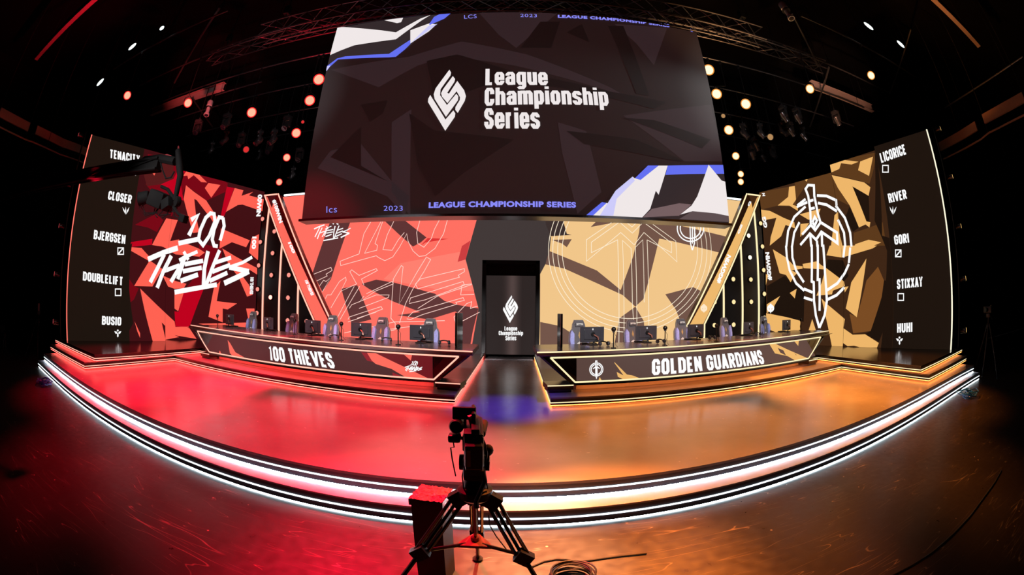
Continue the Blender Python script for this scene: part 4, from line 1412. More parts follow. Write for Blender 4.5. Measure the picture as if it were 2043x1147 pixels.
# gaming chair, front towards -y
CH_GREY, CH_BLUE, CH_LIGHT = pbr('chair_grey_leather', (104, 100, 104), .45), pbr('chair_periwinkle_panels', (178, 184, 250), .5, vary=.35, scale=26), pbr('chair_white_print', (225, 222, 214), .5)
CH_GOLD, CH_EDGE = pbr('chair_gold_print', (196, 160, 104), .5), pbr('chair_light_piping', (150, 146, 142), .5)
chair = thing('gaming_chair', '', 'chair', group='gaming chairs behind the desks')
SHELL = [(-.19, .50), (-.24, .62), (-.265, .80), (-.25, .98), (-.215, 1.06), (-.175, 1.10), (-.155, 1.22), (-.115, 1.32), (.115, 1.32), (.155, 1.22), (.175, 1.10), (.215, 1.06), (.25, .98), (.265, .80), (.24, .62), (.19, .50)]
lean = Matrix.Translation((0, .30, 0)) @ Matrix.Rotation(math.radians(-9), 4, 'X')


def leaned(mb):
    mb.v = [tuple(lean @ (V(p) - V((0, 0, .5))) + V((0, 0, .5))) for p in mb.v]
    return mb


b_ = leaned(MB().prism(SHELL, -.03, .07, plane='xz')).build('backrest', CH_GREY, chair, True)
for s in (-1, 1):
    mb = MB().prism([(s * .165, .56), (s * .243, .62), (s * .27, .80), (s * .255, .99), (s * .215, 1.07), (s * .15, .98), (s * .16, .80)], -.085, -.02, plane='xz')
    leaned(mb).build('side_bolster', CH_BLUE, b_, True)['label'] = 'periwinkle blue side bolster'
mb = MB().prism([(-.105, 1.16), (.105, 1.16), (.115, 1.22), (.09, 1.26), (-.09, 1.26), (-.115, 1.22)], -.075, -.02, plane='xz')
leaned(mb).build('headrest_pad', CH_GREY, b_)
mb = MB().prism([(-.085, 1.195), (-.04, 1.195), (-.04, 1.21), (.04, 1.21), (.04, 1.195), (.085, 1.195), (.085, 1.24), (-.085, 1.24)], -.083, -.076, plane='xz')
leaned(mb).build('headrest_print', CH_LIGHT, b_)
mb = MB().prism([(0, .86), (.035, .94), (0, 1.04), (-.035, .94)], -.036, -.03, plane='xz')
leaned(mb).build('diamond_print', CH_GOLD, b_)
mb = MB().prism([(-.075, .74), (-.03, .70), (0, .69), (.03, .70), (.075, .74), (.03, .77), (0, .79), (-.03, .77)], -.036, -.03, plane='xz')
leaned(mb).build('lower_print', CH_LIGHT, b_)
leaned(MB().tube([(x, .02, z) for x, z in SHELL], .018, 6)).build('piping', CH_EDGE, b_)
MB().box((0, .02, .47), (.50, .52, .11), None, 0, .035).build('seat', CH_GREY, chair, True)
for s in (-1, 1):
    a_ = MB().box((s * .31, .06, .55), (.035, .06, .22)).build('armrest', PLASTIC, chair)
    MB().box((s * .31, .0, .67), (.09, .27, .035), None, 0, .012).build('arm_pad', PLASTIC, a_)
MB().lathe([(.03, .10), (.03, .30), (.045, .30), (.045, .42)], (0, .02, 0)).build('gas_column', DARK, chair, True)
for k in range(5):
    t_ = 2 * math.pi * k / 5 + .3
    l_ = MB().tube([(0, .02, .13), (.30 * math.cos(t_), .02 + .30 * math.sin(t_), .08)], [.03, .02], 6).build('base_leg', PLASTIC, chair)
    MB().lathe([(.03, -.02), (.03, .02)], (.30 * math.cos(t_), .02 + .30 * math.sin(t_), .032), (math.sin(t_), -math.cos(t_), 0), 12).build('castor', RUBBER, l_)

# monitor, its back towards -y
MON_BACK = pbr('monitor_back_plastic', (64, 62, 68), .32, spec=.6)
monitor = thing('monitor', '', 'monitor', group='monitors on the desks')
mb = MB().box((0, 0, .225), (.57, .028, .335), None, 0, .008)
mb.box((0, -.02, .225), (.40, .03, .22), None, 0, .012)
pn = mb.build('back_shell', MON_BACK, monitor)
MB().box((0, .017, .227), (.55, .006, .315)).build('screen', pbr('dark_glass', (10, 10, 12), .08), pn)
MB().prism([(-.008, .320), (.008, .320), (.012, .347), (0, .363), (-.012, .347)], -.042, -.036, plane='xz').build('back_mark', WHITE_LED, pn)['label'] = 'small lit mark on the back'
ARM = pbr('red_light_tinted_arm', (176, 112, 96), .35, .5)  # red light falling on the arm is mixed into its base colour
ar = MB().tube([(0, -.045, .235), (.10, -.09, .17), (.11, -.09, .11)], .017, 8).build('arm', ARM, monitor, True)
MB().lathe([(.045, 0), (.045, .03)], (0, -.036, .235), (0, -1, 0), 14).build('pivot', PLASTIC, ar)
MB().tube([(.11, -.09, .115), (.02, -.06, .07), (0, -.05, .02)], .018, 8).build('post', PLASTIC, monitor, True)
MB().box((0, -.03, .011), (.2, .17, .022), None, 0, .008).build('foot', PLASTIC, monitor)

# small camera on a post
webcam = thing('desk_camera', '', 'camera', group='player cameras on the desks')
MB().lathe([(.055, 0), (.055, .012), (.012, .016), (.010, .30), (.013, .31)], (0, 0, 0), seg=16).build('post', PLASTIC, webcam, True)
hd = MB().ball((0, 0, .355), .048, seg=14, sq=(1, .8, .95)).box((0, 0, .31), (.05, .03, .03)).build('camera_head', BLACK, webcam, True)
MB().lathe([(.026, 0), (.026, .02), (.018, .024)], (0, .034, .357), (0, 1, 0), 14).build('lens', pbr('lens_glass', (8, 8, 14), .05), hd, True)
MB().tube([(0, .0, .30), (.05, .0, .22), (.04, 0, .06), (.09, .03, .008)], .004, 5).build('cable', RUBBER, webcam)

# headset lying on the desk
headset = thing('headset', '', 'headset', group='headsets on the desks')
MB().tube([(.085 * math.cos(t_), .05 * math.sin(t_) + .02, .045 + .03 * math.sin(t_)) for t_ in np.linspace(0, math.pi, 13)], .012, 8).build('headband', PLASTIC, headset, True)
for s in (-1, 1):
    MB().lathe([(.036, -.02), (.042, 0), (.036, .022)], (s * .085, 0, .042), (s, 0, .15), 16).build('ear_cup', GREYPL, headset, True)
MB().tube([(.085, -.02, .03), (.10, -.06, .05), (.07, -.09, .09)], .004, 5).build('microphone_arm', PLASTIC, headset)

keyboard = thing('keyboard', '', 'keyboard', group='keyboards on the desks')
MB().box((0, 0, .012), (.36, .13, .02), None, 0, .005).build('keyboard_case', PLASTIC, keyboard)
mb = MB()
for r_ in range(4):
    for c_ in range(12):
        mb.box((-.165 + c_ * .03, -.045 + r_ * .03, .026), (.024, .024, .01))
mb.build('keycaps', GREYPL, keyboard)['kind'] = 'stuff'

ORD = ['outermost', 'second from the outer end', 'middle', 'second from the aisle end', 'nearest the aisle']
seats = {'left': dict(ch=[487, 566.7, 646, 744.8, 846], mo=[458.4, 535, 624, 720.5, 840.8], row=640),
         'right': dict(ch=[1541.5, 1464.7, 1375.6, 1277.8, 1166], mo=[1569, 1493.5, 1388, 1289.4, 1181.5], row=645)}
used = dict(c=False, m=False, w=False, h=False, k=False)
for side in ('left', 'right'):
    dn = 'red left desk' if side == 'left' else 'gold right desk'
    s = -1 if side == 'left' else 1
    for k in range(5):
        pos = ['outermost seat', 'second seat from outer end', 'middle seat', 'second seat from doorway', 'seat nearest doorway'][k]
        p, rz = at_desk(side, (seats[side]['ch'][k], seats[side]['row']), 2.15 if k else 1.85)
        place(chair, used['c'], 'grey gaming chair with blue sides, %s of the %s' % (pos, dn), (p.x, p.y, Z3 + .002), rz + (.06 * s if k % 2 else -.05 * s))
        used['c'] = True
        p, rz = at_desk(side, (seats[side]['mo'][k], seats[side]['row'] + 15), 1.15)
        place(monitor, used['m'], 'black monitor seen from behind, %s of the %s' % (pos, dn), (p.x, p.y, ZD + .002), rz + (0, .1 * s, 0, -.08 * s, 0)[k])
        used['m'] = True
        d_ = V((math.cos(rz), math.sin(rz)))
        nrm = V((-d_.y, d_.x))
        q_ = p.xy + nrm * .2
        place(keyboard, used['k'], 'black keyboard behind the monitor, %s of the %s' % (pos, dn), (q_.x, q_.y, ZD + .002), rz)
        used['k'] = True
for side, lst in (('left', [(433.7, 655, 'outermost seat'), (588, 668, 'beside second seat from outer end'), (681, 679, 'between middle seat and second from doorway'), (794.5, 688, 'beside seat nearest doorway')]),
                  ('right', [(1223.8, 694.5, 'beside seat nearest doorway'), (1326.5, 689.5, 'beside second seat from doorway'), (1429, 681, 'beside the middle seat'), (1522, 668, 'between the two outer seats'), (1597, 659, 'outer end')])):
    for x, y, pos in lst:
        p = atz((x, y), ZD)
        place(webcam, used['w'], 'small camera on post, %s, %s' % (pos, 'red left desk' if side == 'left' else 'gold right desk'), (p.x, p.y, ZD + .002), .2 if side == 'left' else -.2, scale=1.05)
        used['w'] = True
for side, lst in (('left', [(667, 676, 'middle seat'), (771, 682, 'second seat from the doorway'), (886.5, 688, 'seat nearest the doorway')]),
                  ('right', [(1205, 690, 'seat nearest the doorway'), (1318.5, 685, 'second seat from the doorway'), (1421, 677, 'middle seat'), (1513, 669.5, 'second seat from the outer end')])):
    for x, y, pos in lst:
        p = atz((x, y), ZD)
        place(headset, used['h'], 'black headset lying by the %s, %s' % (pos, 'red left desk' if side == 'left' else 'gold right desk'), (p.x, p.y, ZD + .002), .3, scale=1.15)
        used['h'] = True

# ------------------------------------------------------------------ foreground: broadcast camera on its tripod
YT = 2.4
t = thing('broadcast_camera', 'black broadcast camera with viewfinder on a tripod in front of the stage steps', 'camera', (-.2, YT, 0))
F_ = zoomed(800, 940, 5.541)
G_ = zoomed(860, 800, 7.644)
apex = aty((948, 983), YT)
mb = MB().lathe([(.07, -.05), (.11, -.02), (.11, .03), (.08, .05), (.06, .12)], apex, seg=20)
mb.build('tripod_bowl', DARK, t, True)
SP = aty((948, 1082), YT + .03)
# three legs: two tubes above, one below, each foot on the floor
feet = []
for nm, top, joint, yj in (('l', (922, 985), (838, 1103), YT - .20), ('r', (976, 990), (1045, 1112), YT - .20), ('f', (950, 985), (952, 1055), YT + .35)):
    A0 = aty(top, YT)
    J = aty(joint, yj)
    if nm == 'f':
        J = V((J.x, YT + .33, .45))
    dr = (J - A0).normalized()
    sd = dr.cross(V((0, 1, 0))).normalized() if nm != 'f' else V((1, 0, 0))
    kf = -J.z / dr.z
    ft = J + dr * (kf - .03)
    feet.append(ft)
    mb = MB()
    for q in (-1, 1):
        mb.tube([A0 + sd * .035 * q, J + sd * .035 * q], .013, 8)
    mb.tube([A0 + dr * .08, J], .012, 8)
    mb.box(A0 + dr * .03, (.11, .07, .10), Matrix.Rotation(math.atan2(dr.x, -dr.z), 3, 'Y'))
    mb.box(J, (.10, .06, .09), Matrix.Rotation(math.atan2(dr.x, -dr.z), 3, 'Y'))
    l_ = mb.build('tripod_leg', DARK, t, True)
    MB().tube([A0 + sd * .035 + V((0, -.016, 0)) + dr * .15, J + sd * .035 + V((0, -.016, 0)) - dr * .05], .005, 6).tube([A0 - sd * .035 + V((0, -.016, 0)) + dr * .15, J - sd * .035 + V((0, -.016, 0)) - dr * .05], .005, 6).build('leg_highlight', STEEL, l_)  # bright steel rods added to imitate highlights along the leg
    MB().tube([J, ft], .016, 8).build('lower_leg', DARK, l_, True)
    MB().lathe([(.04, 0), (.045, .02), (.02, .05)], (ft.x, ft.y, 0), seg=12).build('rubber_foot', RUBBER, l_, True)
    s_ = MB().tube([SP, J - dr * .02], .013, 8).build('spreader_arm', DARK, t, True)
mb = MB().prism([(-.11, -.08), (.11, -.08), (.10, -.03), (.02, .09), (-.02, .09), (-.10, -.03)], 0, .02)
mb.v = [tuple(V(p) + SP) for p in mb.v]
mb.lathe([(.03, 0), (.03, .05), (.02, .06)], SP, seg=12)
mb.build('spreader_plate', pbr('worn_red_plate', (120, 60, 62), .35, .3), t, True)
MB().tube([aty((946, 990), YT), aty((949, 1062), YT + .02), SP + V((0, 0, .03))], .012, 8).build('centre_post', STEEL, t, True)
# fluid head, plate and camera body seen from behind and above
hb = apex + V((.0, 0, .12))
MB().box(hb + V((0, 0, .07)), (.13, .15, .16), None, 0, .02).lathe([(.05, -.09), (.05, .09)], hb + V((0, 0, .09)), (1, 0, 0), 16).build('fluid_head', DARK, t, True)
body_b = aty((946, 935), YT - .10)
bz = body_b.z
YB0 = YT - .10
Q_ = Matrix.Rotation(math.atan2(-body_b.x, YB0), 3, 'Z')


def on_cam(x, y, z):
    return V((body_b.x, YB0, 0)) + Q_ @ V((x, y - YB0, z))


MB().box(on_cam(0, YT + .03, bz - .015), (.11, .34, .03), Q_).build('camera_plate', STEEL, t)
bw = .115
cb = MB().box(on_cam(0, YT + .08, bz + .12), (bw, .40, .22), Q_, 0, .015).box(on_cam(0 + .01, YT - .02, bz + .245), (.05, .26, .035), Q_, 0, .01).build('camera_body', PLASTIC, t, True)
MB().box(on_cam(0, YT - .155, bz + .10), (.10, .075, .15), Q_, 0, .008).build('battery', GREYPL, cb)
mb = MB()
for i in range(3):
    for j in range(2):
        mb.lathe([(.008, 0), (.008, .012)], on_cam(0 + .02 + i * .013, YT - .118, bz + .205 + j * .014), (0, -1, 0), 8)
mb.build('connectors', STEEL, cb)
MB().box(on_cam(0 - .03, YT - .196, bz + .10), (.022, .01, .10), Q_).build('battery_label', pbr('tan_label', (150, 120, 100), .5), cb)
MB().lathe([(.045, 0), (.05, .04), (.05, .22), (.058, .24), (.058, .27)], on_cam(0, YT + .28, bz + .12), Q_ @ V((0, 1, 0)), 18).build('lens', BLACK, cb, True)
hl = MB().tube([on_cam(0, YT - .02, bz + .25), on_cam(0, YT - .02, bz + .31), on_cam(0, YT + .22, bz + .31), on_cam(0, YT + .22, bz + .25)], .014, 8).build('carry_handle', PLASTIC, cb, True)
p_ = aty((940, 860), YT + .12)
MB().tube([(p_.x, YT + .02, bz + .30), p_ + V((.02, -.06, .02)), p_ + V((.0, .1, .03))], .013, 8).build('top_bracket', pbr('worn_copper_bracket', (168, 110, 84), .35, .4), cb, True)
# shotgun microphone
m0 = aty((964, 852), YT + .26)
MB().tube([m0 + V((.0, .10, .0)), m0 + V((0, -.13, -.01))], [.028, .024], 10).build('microphone', RUBBER, t, True)
MB().tube([m0 + V((0, 0, -.02)), m0 + V((-.02, -.05, -.10)), on_cam(.03, YT + .15, bz + .22)], .011, 8).build('microphone_mount', PLASTIC, t)
k0 = aty((974, 898), YT)
MB().ball(k0, .032, seg=12, sq=(1, 1, 1.2)).tube([k0, on_cam(.05, YT, bz + .13)], .012, 8).build('side_knob', RUBBER, t, True)
# viewfinder monitor on top and hooded eyepiece at its left
c4 = [aty(p, YT + .06) for p in ((902, 811), (949, 811.5), (950, 837), (904.5, 836))]
ctr = sum((q for q in c4), V()) / 4
vf = MB().box(ctr, ((c4[1] - c4[0]).length, .03, (c4[0] - c4[3]).length * .98), None, 0, .006).build('viewfinder_monitor', BLACK, t)
MB().box(ctr + V((0, .018, 0)), ((c4[1] - c4[0]).length * .9, .004, (c4[0] - c4[3]).length * .85)).build('monitor_screen', pbr('dark_glass', (10, 10, 12), .08), vf)
MB().tube([aty((928, 837), YT + .06), aty((928, 848), YT + .05), aty((934, 862), YT + .03)], .009, 8).tube([aty((946, 837), YT + .06), aty((949, 860), YT + .05)], .005, 6).build('monitor_stalk', PLASTIC, vf)
e0 = aty((910, 851), YT - .02)
ey = MB().lathe([(.036, -.02), (.044, .0), (.042, .09), (.03, .13), (.03, .22)], e0, (0, 1, -.15), 20).build('eyepiece', BLACK, t, True)
MB().tube([e0 + V((.036 * math.cos(q), -.002, .036 * math.sin(q))) for q in np.linspace(0, 2 * math.pi, 17)[:-1]], .006, 6, closed=True).build('eyepiece_ring', GREYPL, ey)
MB().box(aty((907, 873), YT + .02), (.075, .08, .05), None, 0, .015).tube([aty((900, 868), YT + .02), aty((898, 878), YT), aty((905, 880), YT)], .012, 8).tube([aty((915, 870), YT + .02), aty((924, 876), YT + .02), aty((930, 868), YT + .04)], .011, 8).build('eyepiece_arm', PLASTIC, t, True)
MB().box(aty((929, 880), YT + .03), (.03, .1, .10), None, 0, .008).build('side_bracket', DARK, t)
mb = MB()
for pts in (((904, 880), (906, 892), (899, 893), (902, 915), (909, 950)), ((930, 895), (928, 925), (922, 950), (925, 975)), ((968, 920), (976, 922), (975, 935), (966, 938)), ((938, 955), (945, 972), (958, 965), (965, 945)),
            ((960, 868), (968, 885), (972, 905), (967, 940), (973, 975)), ((975, 1028), (977, 1048), (990, 1070), (1012, 1098))):
    MB().tube([aty(p, YT - .05) for p in pts], .0045, 5).build('camera_cable', RUBBER, t)
MB().tube([aty((962, 930), YT - .06), aty((968, 960), YT - .12), aty((950, 1000), YT - .16), aty((951, 1012), YT - .16)], [.014, .014, .014, .02], 8).build('pan_handle', DARK, t, True)

# plinth box with shiny film over its top
z_ = aty((814.4, 992.3), 2.62).z
cs = [atz(p, z_).xy for p in ((814.4, 992.3), (882.1, 1002.3), (903.8, 974.3), (840.6, 965.3))]
t = thing('plinth_box', 'tall black plinth box with crinkled red-lit film on its top beside the tripod', 'box', ((cs[0].x + cs[2].x) / 2, 2.8, 0))
ctr = (cs[0] + cs[1] + cs[2] + cs[3]) / 4
sh = [tuple(ctr + (p - ctr) * .9) for p in cs]
MB().prism(sh, 0, z_ - .05).build('body', pbr('matt_black_board', (24, 20, 21), .6), t)
MB().prism([tuple(p) for p in cs], z_ - .06, z_ - .012).build('lid', BLACK, t)
film = bpy.data.materials.new('crinkled_film')
film.use_nodes = True
nt = film.node_tree
b_ = nt.nodes['Principled BSDF']
b_.inputs['Base Color'].default_value = (*lin((200, 120, 130)), 1)
b_.inputs['Roughness'].default_value = .12
b_.inputs['Specular IOR Level'].default_value = .9
tc, nz, bp = nt.nodes.new('ShaderNodeTexCoord'), nt.nodes.new('ShaderNodeTexNoise'), nt.nodes.new('ShaderNodeBump')
nz.inputs['Scale'].default_value = 24
nz.inputs['Detail'].default_value = 3
nz.inputs['Distortion'].default_value = 1.6
bp.inputs['Strength'].default_value = .9
bp.inputs['Distance'].default_value = .03
nt.links.new(tc.outputs['Object'], nz.inputs['Vector'])
nt.links.new(nz.outputs['Fac'], bp.inputs['Height'])
nt.links.new(bp.outputs[0], b_.inputs['Normal'])
mb = MB()
n = 22
gv = []
for j in range(n + 1):
    for i in range(n + 1):
        p = (cs[0] * (1 - i / n) + cs[1] * (i / n)) * (1 - j / n) + (cs[3] * (1 - i / n) + cs[2] * (i / n)) * (j / n)
        gv.append(V((p.x, p.y, z_ - .008 + random.uniform(0, .012))))
gf = [(j * (n + 1) + i, j * (n + 1) + i + 1, (j + 1) * (n + 1) + i + 1, (j + 1) * (n + 1) + i) for j in range(n) for i in range(n)]
mb.add(gv, gf)
dr_ = [cs[1] - (cs[0] - cs[1]) * .004, cs[2] + (cs[2] - cs[3]) * .004]
skirt = [V((*(dr_[0] * (1 - k / 12) + dr_[1] * (k / 12)), z_ - .004)) for k in range(13)]
low_ = [v - V((0, 0, .10 + random.uniform(0, .07))) + V((.006, -.004, 0)) for v in skirt]
mb.add(skirt + low_, [(k, k + 1, 13 + k + 1, 13 + k) for k in range(12)])
mb.build('film_cover', film, t, True)['label'] = 'crinkled shiny film'

# cables on the floor
p = atz((1141, 1150), .06)
t = thing('cable_coil', 'black coiled cable lying on the floor in front of the steps', 'cable', (p.x, p.y, 0))
mb = MB()
for k in range(9):
    r_ = .15 + .012 * (k % 3) + random.uniform(-.008, .008)
    ox, oy = random.uniform(-.01, .01), random.uniform(-.01, .01)
    mb.tube([(p.x + ox + r_ * math.cos(q), p.y + oy + r_ * math.sin(q), .012 + .013 * k + .006 * math.sin(2 * q + k)) for q in np.linspace(0, 2 * math.pi, 29)[:-1]], .0075, 6, closed=True)
mb.build('coils', pbr('cable_black_sheath', (26, 20, 20), .4), t, True)
pts = [atz(q, .01) for q in ((1062, 1130), (1085, 1120), (1110, 1115.5), (1130, 1116), (1147, 1120), (1175, 1118), (1210, 1113), (1240, 1109), (1290, 1104))]
MB().tube(pts, .008, 6).build('loose_end', RUBBER, t, True)
pts = [atz(q, .012) for q in ((1998, 938), (1985, 962), (1963, 992), (1935, 1030), (1901, 1066), (1860, 1102), (1819, 1128), (1782, 1147), (1740, 1172))]
tag(MB().tube(pts, .009, 6).build('floor_cable', RUBBER), 'thin black cable curving across the floor at the far right', 'cable')

# ------------------------------------------------------------------ jib camera at the left
YJ = 5.2
JIBB = pbr('flat_black_coat', (7, 6, 6), .85, spec=.15)
t = thing('camera_jib', 'black camera crane arm reaching in from the left with a hanging camera head', 'camera crane', (-9.3, 4.6, 0))
JB = lambda x, y, d=YJ: aty((x, y), d)
J0 = JB(318, 328)
near = V((-13.2, 3.1, 2.55))
a0, a1 = JB(60, 374, 4.3), J0
mb = MB()
ext = a0 + (a0 - a1) * 1.5
dirn = (a1 - ext).normalized()
up = V((0, 0, 1))
up = (up - dirn * up.dot(dirn)).normalized()
sdv = dirn.cross(up)
for i in (-1, 1):
    for j in (-1, 1):
        mb.tube([ext + up * .17 * i + sdv * .13 * j, a1 + up * .105 * i + sdv * .10 * j], .03, 6)
n = 12
for k in range(n):
    f0, f1 = k / n, (k + 1) / n
    for j in (-1, 1):
        q0 = ext + (a1 - ext) * f0 + sdv * (.13 - .03 * f0) * j
        q1 = ext + (a1 - ext) * f1 + sdv * (.13 - .03 * f1) * j
        mb.tube([q0 - up * (.17 - .06 * f0), q1 + up * (.17 - .06 * f1)], .016, 5)
mb.box(ext + (a1 - ext) * .5, ((a1 - ext).length, .16, .22), Matrix((dirn, sdv, up)).transposed())
mb.build('boom_arm', JIBB, t)
MB().tube([ext + up * -.22, JB(100, 367, 4.45), a1 - up * .14], .012, 6).build('boom_cable', DARK, t)
mb = MB().tube([JB(288, 320), JB(320, 316), JB(350, 322)], .085, 8).tube([JB(355, 300), JB(358, 330), JB(360, 350), JB(355, 372), JB(349, 400)], [.06, .075, .07, .06, .05], 10)
mb.build('drop_arm', JIBB, t, True)
MB().tube([JB(319, 318), JB(324, 338), JB(331, 356), JB(341, 354), JB(348, 342)], .018, 6).build('hanging_cable', JIBB, t)
MB().tube([JB(320, 316), JB(332, 309), JB(342, 312)], .02, 6).tube([JB(354, 300), JB(356, 292), JB(360, 318)], .018, 6).build('red_cable', pbr('dull_red_sheath', (120, 40, 44), .4), t)  # cable sheath with a plain dull red base colour
c0 = JB(316, 398)
hd = MB().box(c0, (.36, .45, .30), Matrix.Rotation(.35, 3, 'Y') @ Matrix.Rotation(.5, 3, 'Z'), 0, .04).box(JB(338, 408), (.24, .3, .2), Matrix.Rotation(-.3, 3, 'Y'), 0, .03).build('camera_head', JIBB, t, True)
MB().lathe([(.11, 0), (.13, .06), (.13, .2), (.15, .24)], JB(297, 392), (-.75, -.45, -.2), 18).build('lens', JIBB, hd, True)
MB().tube([JB(352, 402), JB(335, 378), JB(322, 372)], .035, 8).build('head_bracket', JIBB, hd)
MB().lathe([(.09, -.05), (.10, 0), (.09, .05)], JB(354, 402), (.3, 1, .1), 16).build('motor', JIBB, hd, True)
MB().box(JB(366, 436), (.16, .14, .14), Matrix.Rotation(.3, 3, 'Y'), 0, .02).tube([JB(345, 412), JB(355, 425), JB(366, 434)], .03, 6).build('counter_box', JIBB, hd)
mb = MB()
for k in range(7):
    a, b = random.uniform(305, 350), random.uniform(405, 420)
    mb.tube([JB(a, b), JB(a + random.uniform(-15, 15), b + 14), JB(a + random.uniform(-18, 22), b + random.uniform(2, 22))], .012, 5)
for k in range(3):
    mb.tube([JB(300, 385 + 8 * k), JB(283 - 3 * k, 405 + 5 * k), JB(290, 425 + 3 * k), JB(312, 424)], .008, 5)
mb.build('head_cables', JIBB, hd)
MB().lathe([(.35, 0), (.35, .06), (.09, .10), (.07, 2.0), (.10, 2.1)], (ext.x - .2, ext.y, 0), seg=16).tube([(ext.x - .2, ext.y, 2.05), ext], .06, 8).build('crane_post', DARK, t, True)

# ------------------------------------------------------------------ corners: tripods, chair, cable bundles


def small_tripod(name, label, foot_px, head_px, cat='tripod', cam_on=False):
    P = [atz(p, 0) for p in foot_px]
    c = sum(P, V()) / len(P)
    r = ray(*head_px)
    k = math.hypot(c.x, c.y) / math.hypot(r.x, r.y)
    top = EYE + r * k
    t = thing(name, label, cat, (c.x, c.y, 0))
    for p in P:
        d = (top - p)
        l = MB().tube([p + V((0, 0, .03)), p + d * .45], .022, 8).tube([p + d * .42, p + d * .92], .032, 8).build('leg', DARK, t, True)
        MB().lathe([(.035, 0), (.04, .03), (.02, .06)], (p.x, p.y, 0), seg=10).build('rubber_foot', RUBBER, l, True)
    MB().tube([top - V((0, 0, .35)), top + V((0, 0, .06))], .03, 8).lathe([(.09, 0), (.09, .05)], top - V((0, 0, .22)), seg=14).build('centre_column', DARK, t, True)
    MB().box(top + V((0, 0, .10)), (.14, .16, .12), None, 0, .02).build('head', PLASTIC, t, True)
    if cam_on:
        b = MB().box(top + V((-.02, 0, .26)), (.24, .34, .18), None, 0, .02).box(top + V((.22, -.05, .30)), (.12, .06, .16), None, 0, .01).build('camera_body', PLASTIC, t, True)
        MB().lathe([(.06, 0), (.07, .12)], top + V((-.12, .0, .26)), (-1, .5, 0), 14).build('lens', BLACK, b, True)
        MB().tube([top + V((0, -.05, .12)), top + V((-.35, -.3, .0))], .014, 6).build('pan_handle', DARK, t, True)
    else:
        MB().box(top + V((.0, 0, .28)), (.10, .1, .26), None, 0, .03).build('lamp_head', pbr('dull_pink_plastic', (120, 88, 92), .5), t, True)
    return t, top


small_tripod('equipment_tripod', 'dark equipment tripod standing behind the left end of the stage', ((49, 718), (75, 713), (95, 704)), (77, 630))
tr, top = small_tripod('camera_tripod', 'dark camera on a tall tripod beyond the right end of the stage', ((1944, 742), (1959, 752), (1989, 756)), (1972, 636), 'camera', True)
MB().tube([top + V((.1, 0, -.55)), top + V((1.5, -.4, -.50)), top + V((4.5, -1.2, -.35)), top + V((5, -1.3, -1.9))], .012, 6).build('signal_cable', pbr('pale_grey_cable', (140, 140, 146), .4), tr, True)

folding = thing('folding_chair', 'black folding chair in the dark corner at the far left edge', 'chair', tuple(atz((2, 702), 0)), .9)
MB().box((0, 0, .45), (.42, .40, .03), None, 0, .01).build('seat', PLASTIC, folding, True, True)
MB().box((0, .2, .78), (.42, .03, .24), None, 0, .01).build('backrest', PLASTIC, folding, True, True)
for s in (-1, 1):
    MB().tube([(s * .2, .26, 0), (s * .2, .2, .9)], .012, 8).build('leg', STEEL, folding, True, True)
    MB().tube([(s * .18, -.22, 0), (s * .18, .2, .62)], .012, 8).build('leg', STEEL, folding, True, True)


def bundle(name, label, px, mat, sc_):
    p = atz(px, 0)
    mb = MB()
    for k in range(9):
        r = random.uniform(.10, .30) * sc_
        ox, oy = random.uniform(-.14, .14) * sc_, random.uniform(-.10, .10) * sc_
        h = .015 + .016 * k
        mb.tube([(p.x + ox + r * math.cos(q) * random.uniform(.93, 1.07), p.y + oy + r * .8 * math.sin(q), h + .02 * math.sin(3 * q + k)) for q in np.linspace(0, 2 * math.pi, 19)[:-1]], .012, 6, closed=True)
    return tag(mb.build(name, mat, None, True), label, 'cable')


bundle('cable_bundle', 'tangle of blue cables on the floor at the left end of the steps', (88, 768), pbr('blue_cable', (40, 60, 150), .35), 1.0)
bundle('cable_bundle', 'heap of blue cables on the floor at the right end of the steps', (1930, 793), pbr('bright_blue_cable', (26, 104, 190), .35), 1.15)

# ------------------------------------------------------------------ overhead: beams, trusses, pipes
CEIL = 13.497


def truss(name, label, x0, x1, y, z, w=.44, parts=True, drops=()):
    t = thing(name, label, 'truss', ((x0 + x1) / 2, y, z))
    h = w / 2
    for a, b in ((-h, -h), (h, -h), (-h, h), (h, h)):
        MB().tube([(x0, y + a, z + b), (x1, y + a, z + b)], .026, 8).build('chord', ALU, t, True)
    n = int((x1 - x0) / .55)
    for k, (pa, pb) in enumerate((((-h, -h), (-h, h)), ((h, -h), (h, h)), ((-h, -h), (h, -h)), ((-h, h), (h, h)))):
        mb = MB()
        for i in range(n):
            u, v = x0 + (x1 - x0) * i / n, x0 + (x1 - x0) * (i + 1) / n
            q0, q1 = (pa, pb) if i % 2 == 0 else (pb, pa)
            mb.tube([(u, y + q0[0], z + q0[1]), (v, y + q1[0], z + q1[1])], .013, 5)
        o = mb.build('lacing', ALU, t)
        o['kind'] = 'stuff'
    for x in drops:
        c = MB().tube([(x, y, z + h), (x, y, CEIL)], .018, 6).box((x, y, z + h + .55), (.2, .2, .34), None, 0, .03).build('chain_hoist', DARK, t)
    return t


truss('front_truss', 'aluminium box truss running across just in front of the hanging screen top', -7.72, 7.5, 8.6, 10.28, .5, drops=(-7, -3.5, 0, 3.5, 7))
truss('screen_truss', 'long aluminium box truss directly above the hanging screen', -11.2, 11.6, 9.75, 11.0, .4, drops=(-10.5, -5, 0, 5, 10.8))
for x in (-4.6, -1.6, 1.6, 4.45):
    MB().tube([(x, 9.67, 10.55), (x, 9.60, 10.765)], .02, 6).box((x, 9.68, 10.60), (.14, .12, .1)).build('hanger', DARK, bpy.data.objects['hanging_screen'])

BEAMM = pbr('painted_ceiling_steel', (150, 130, 126), .55)


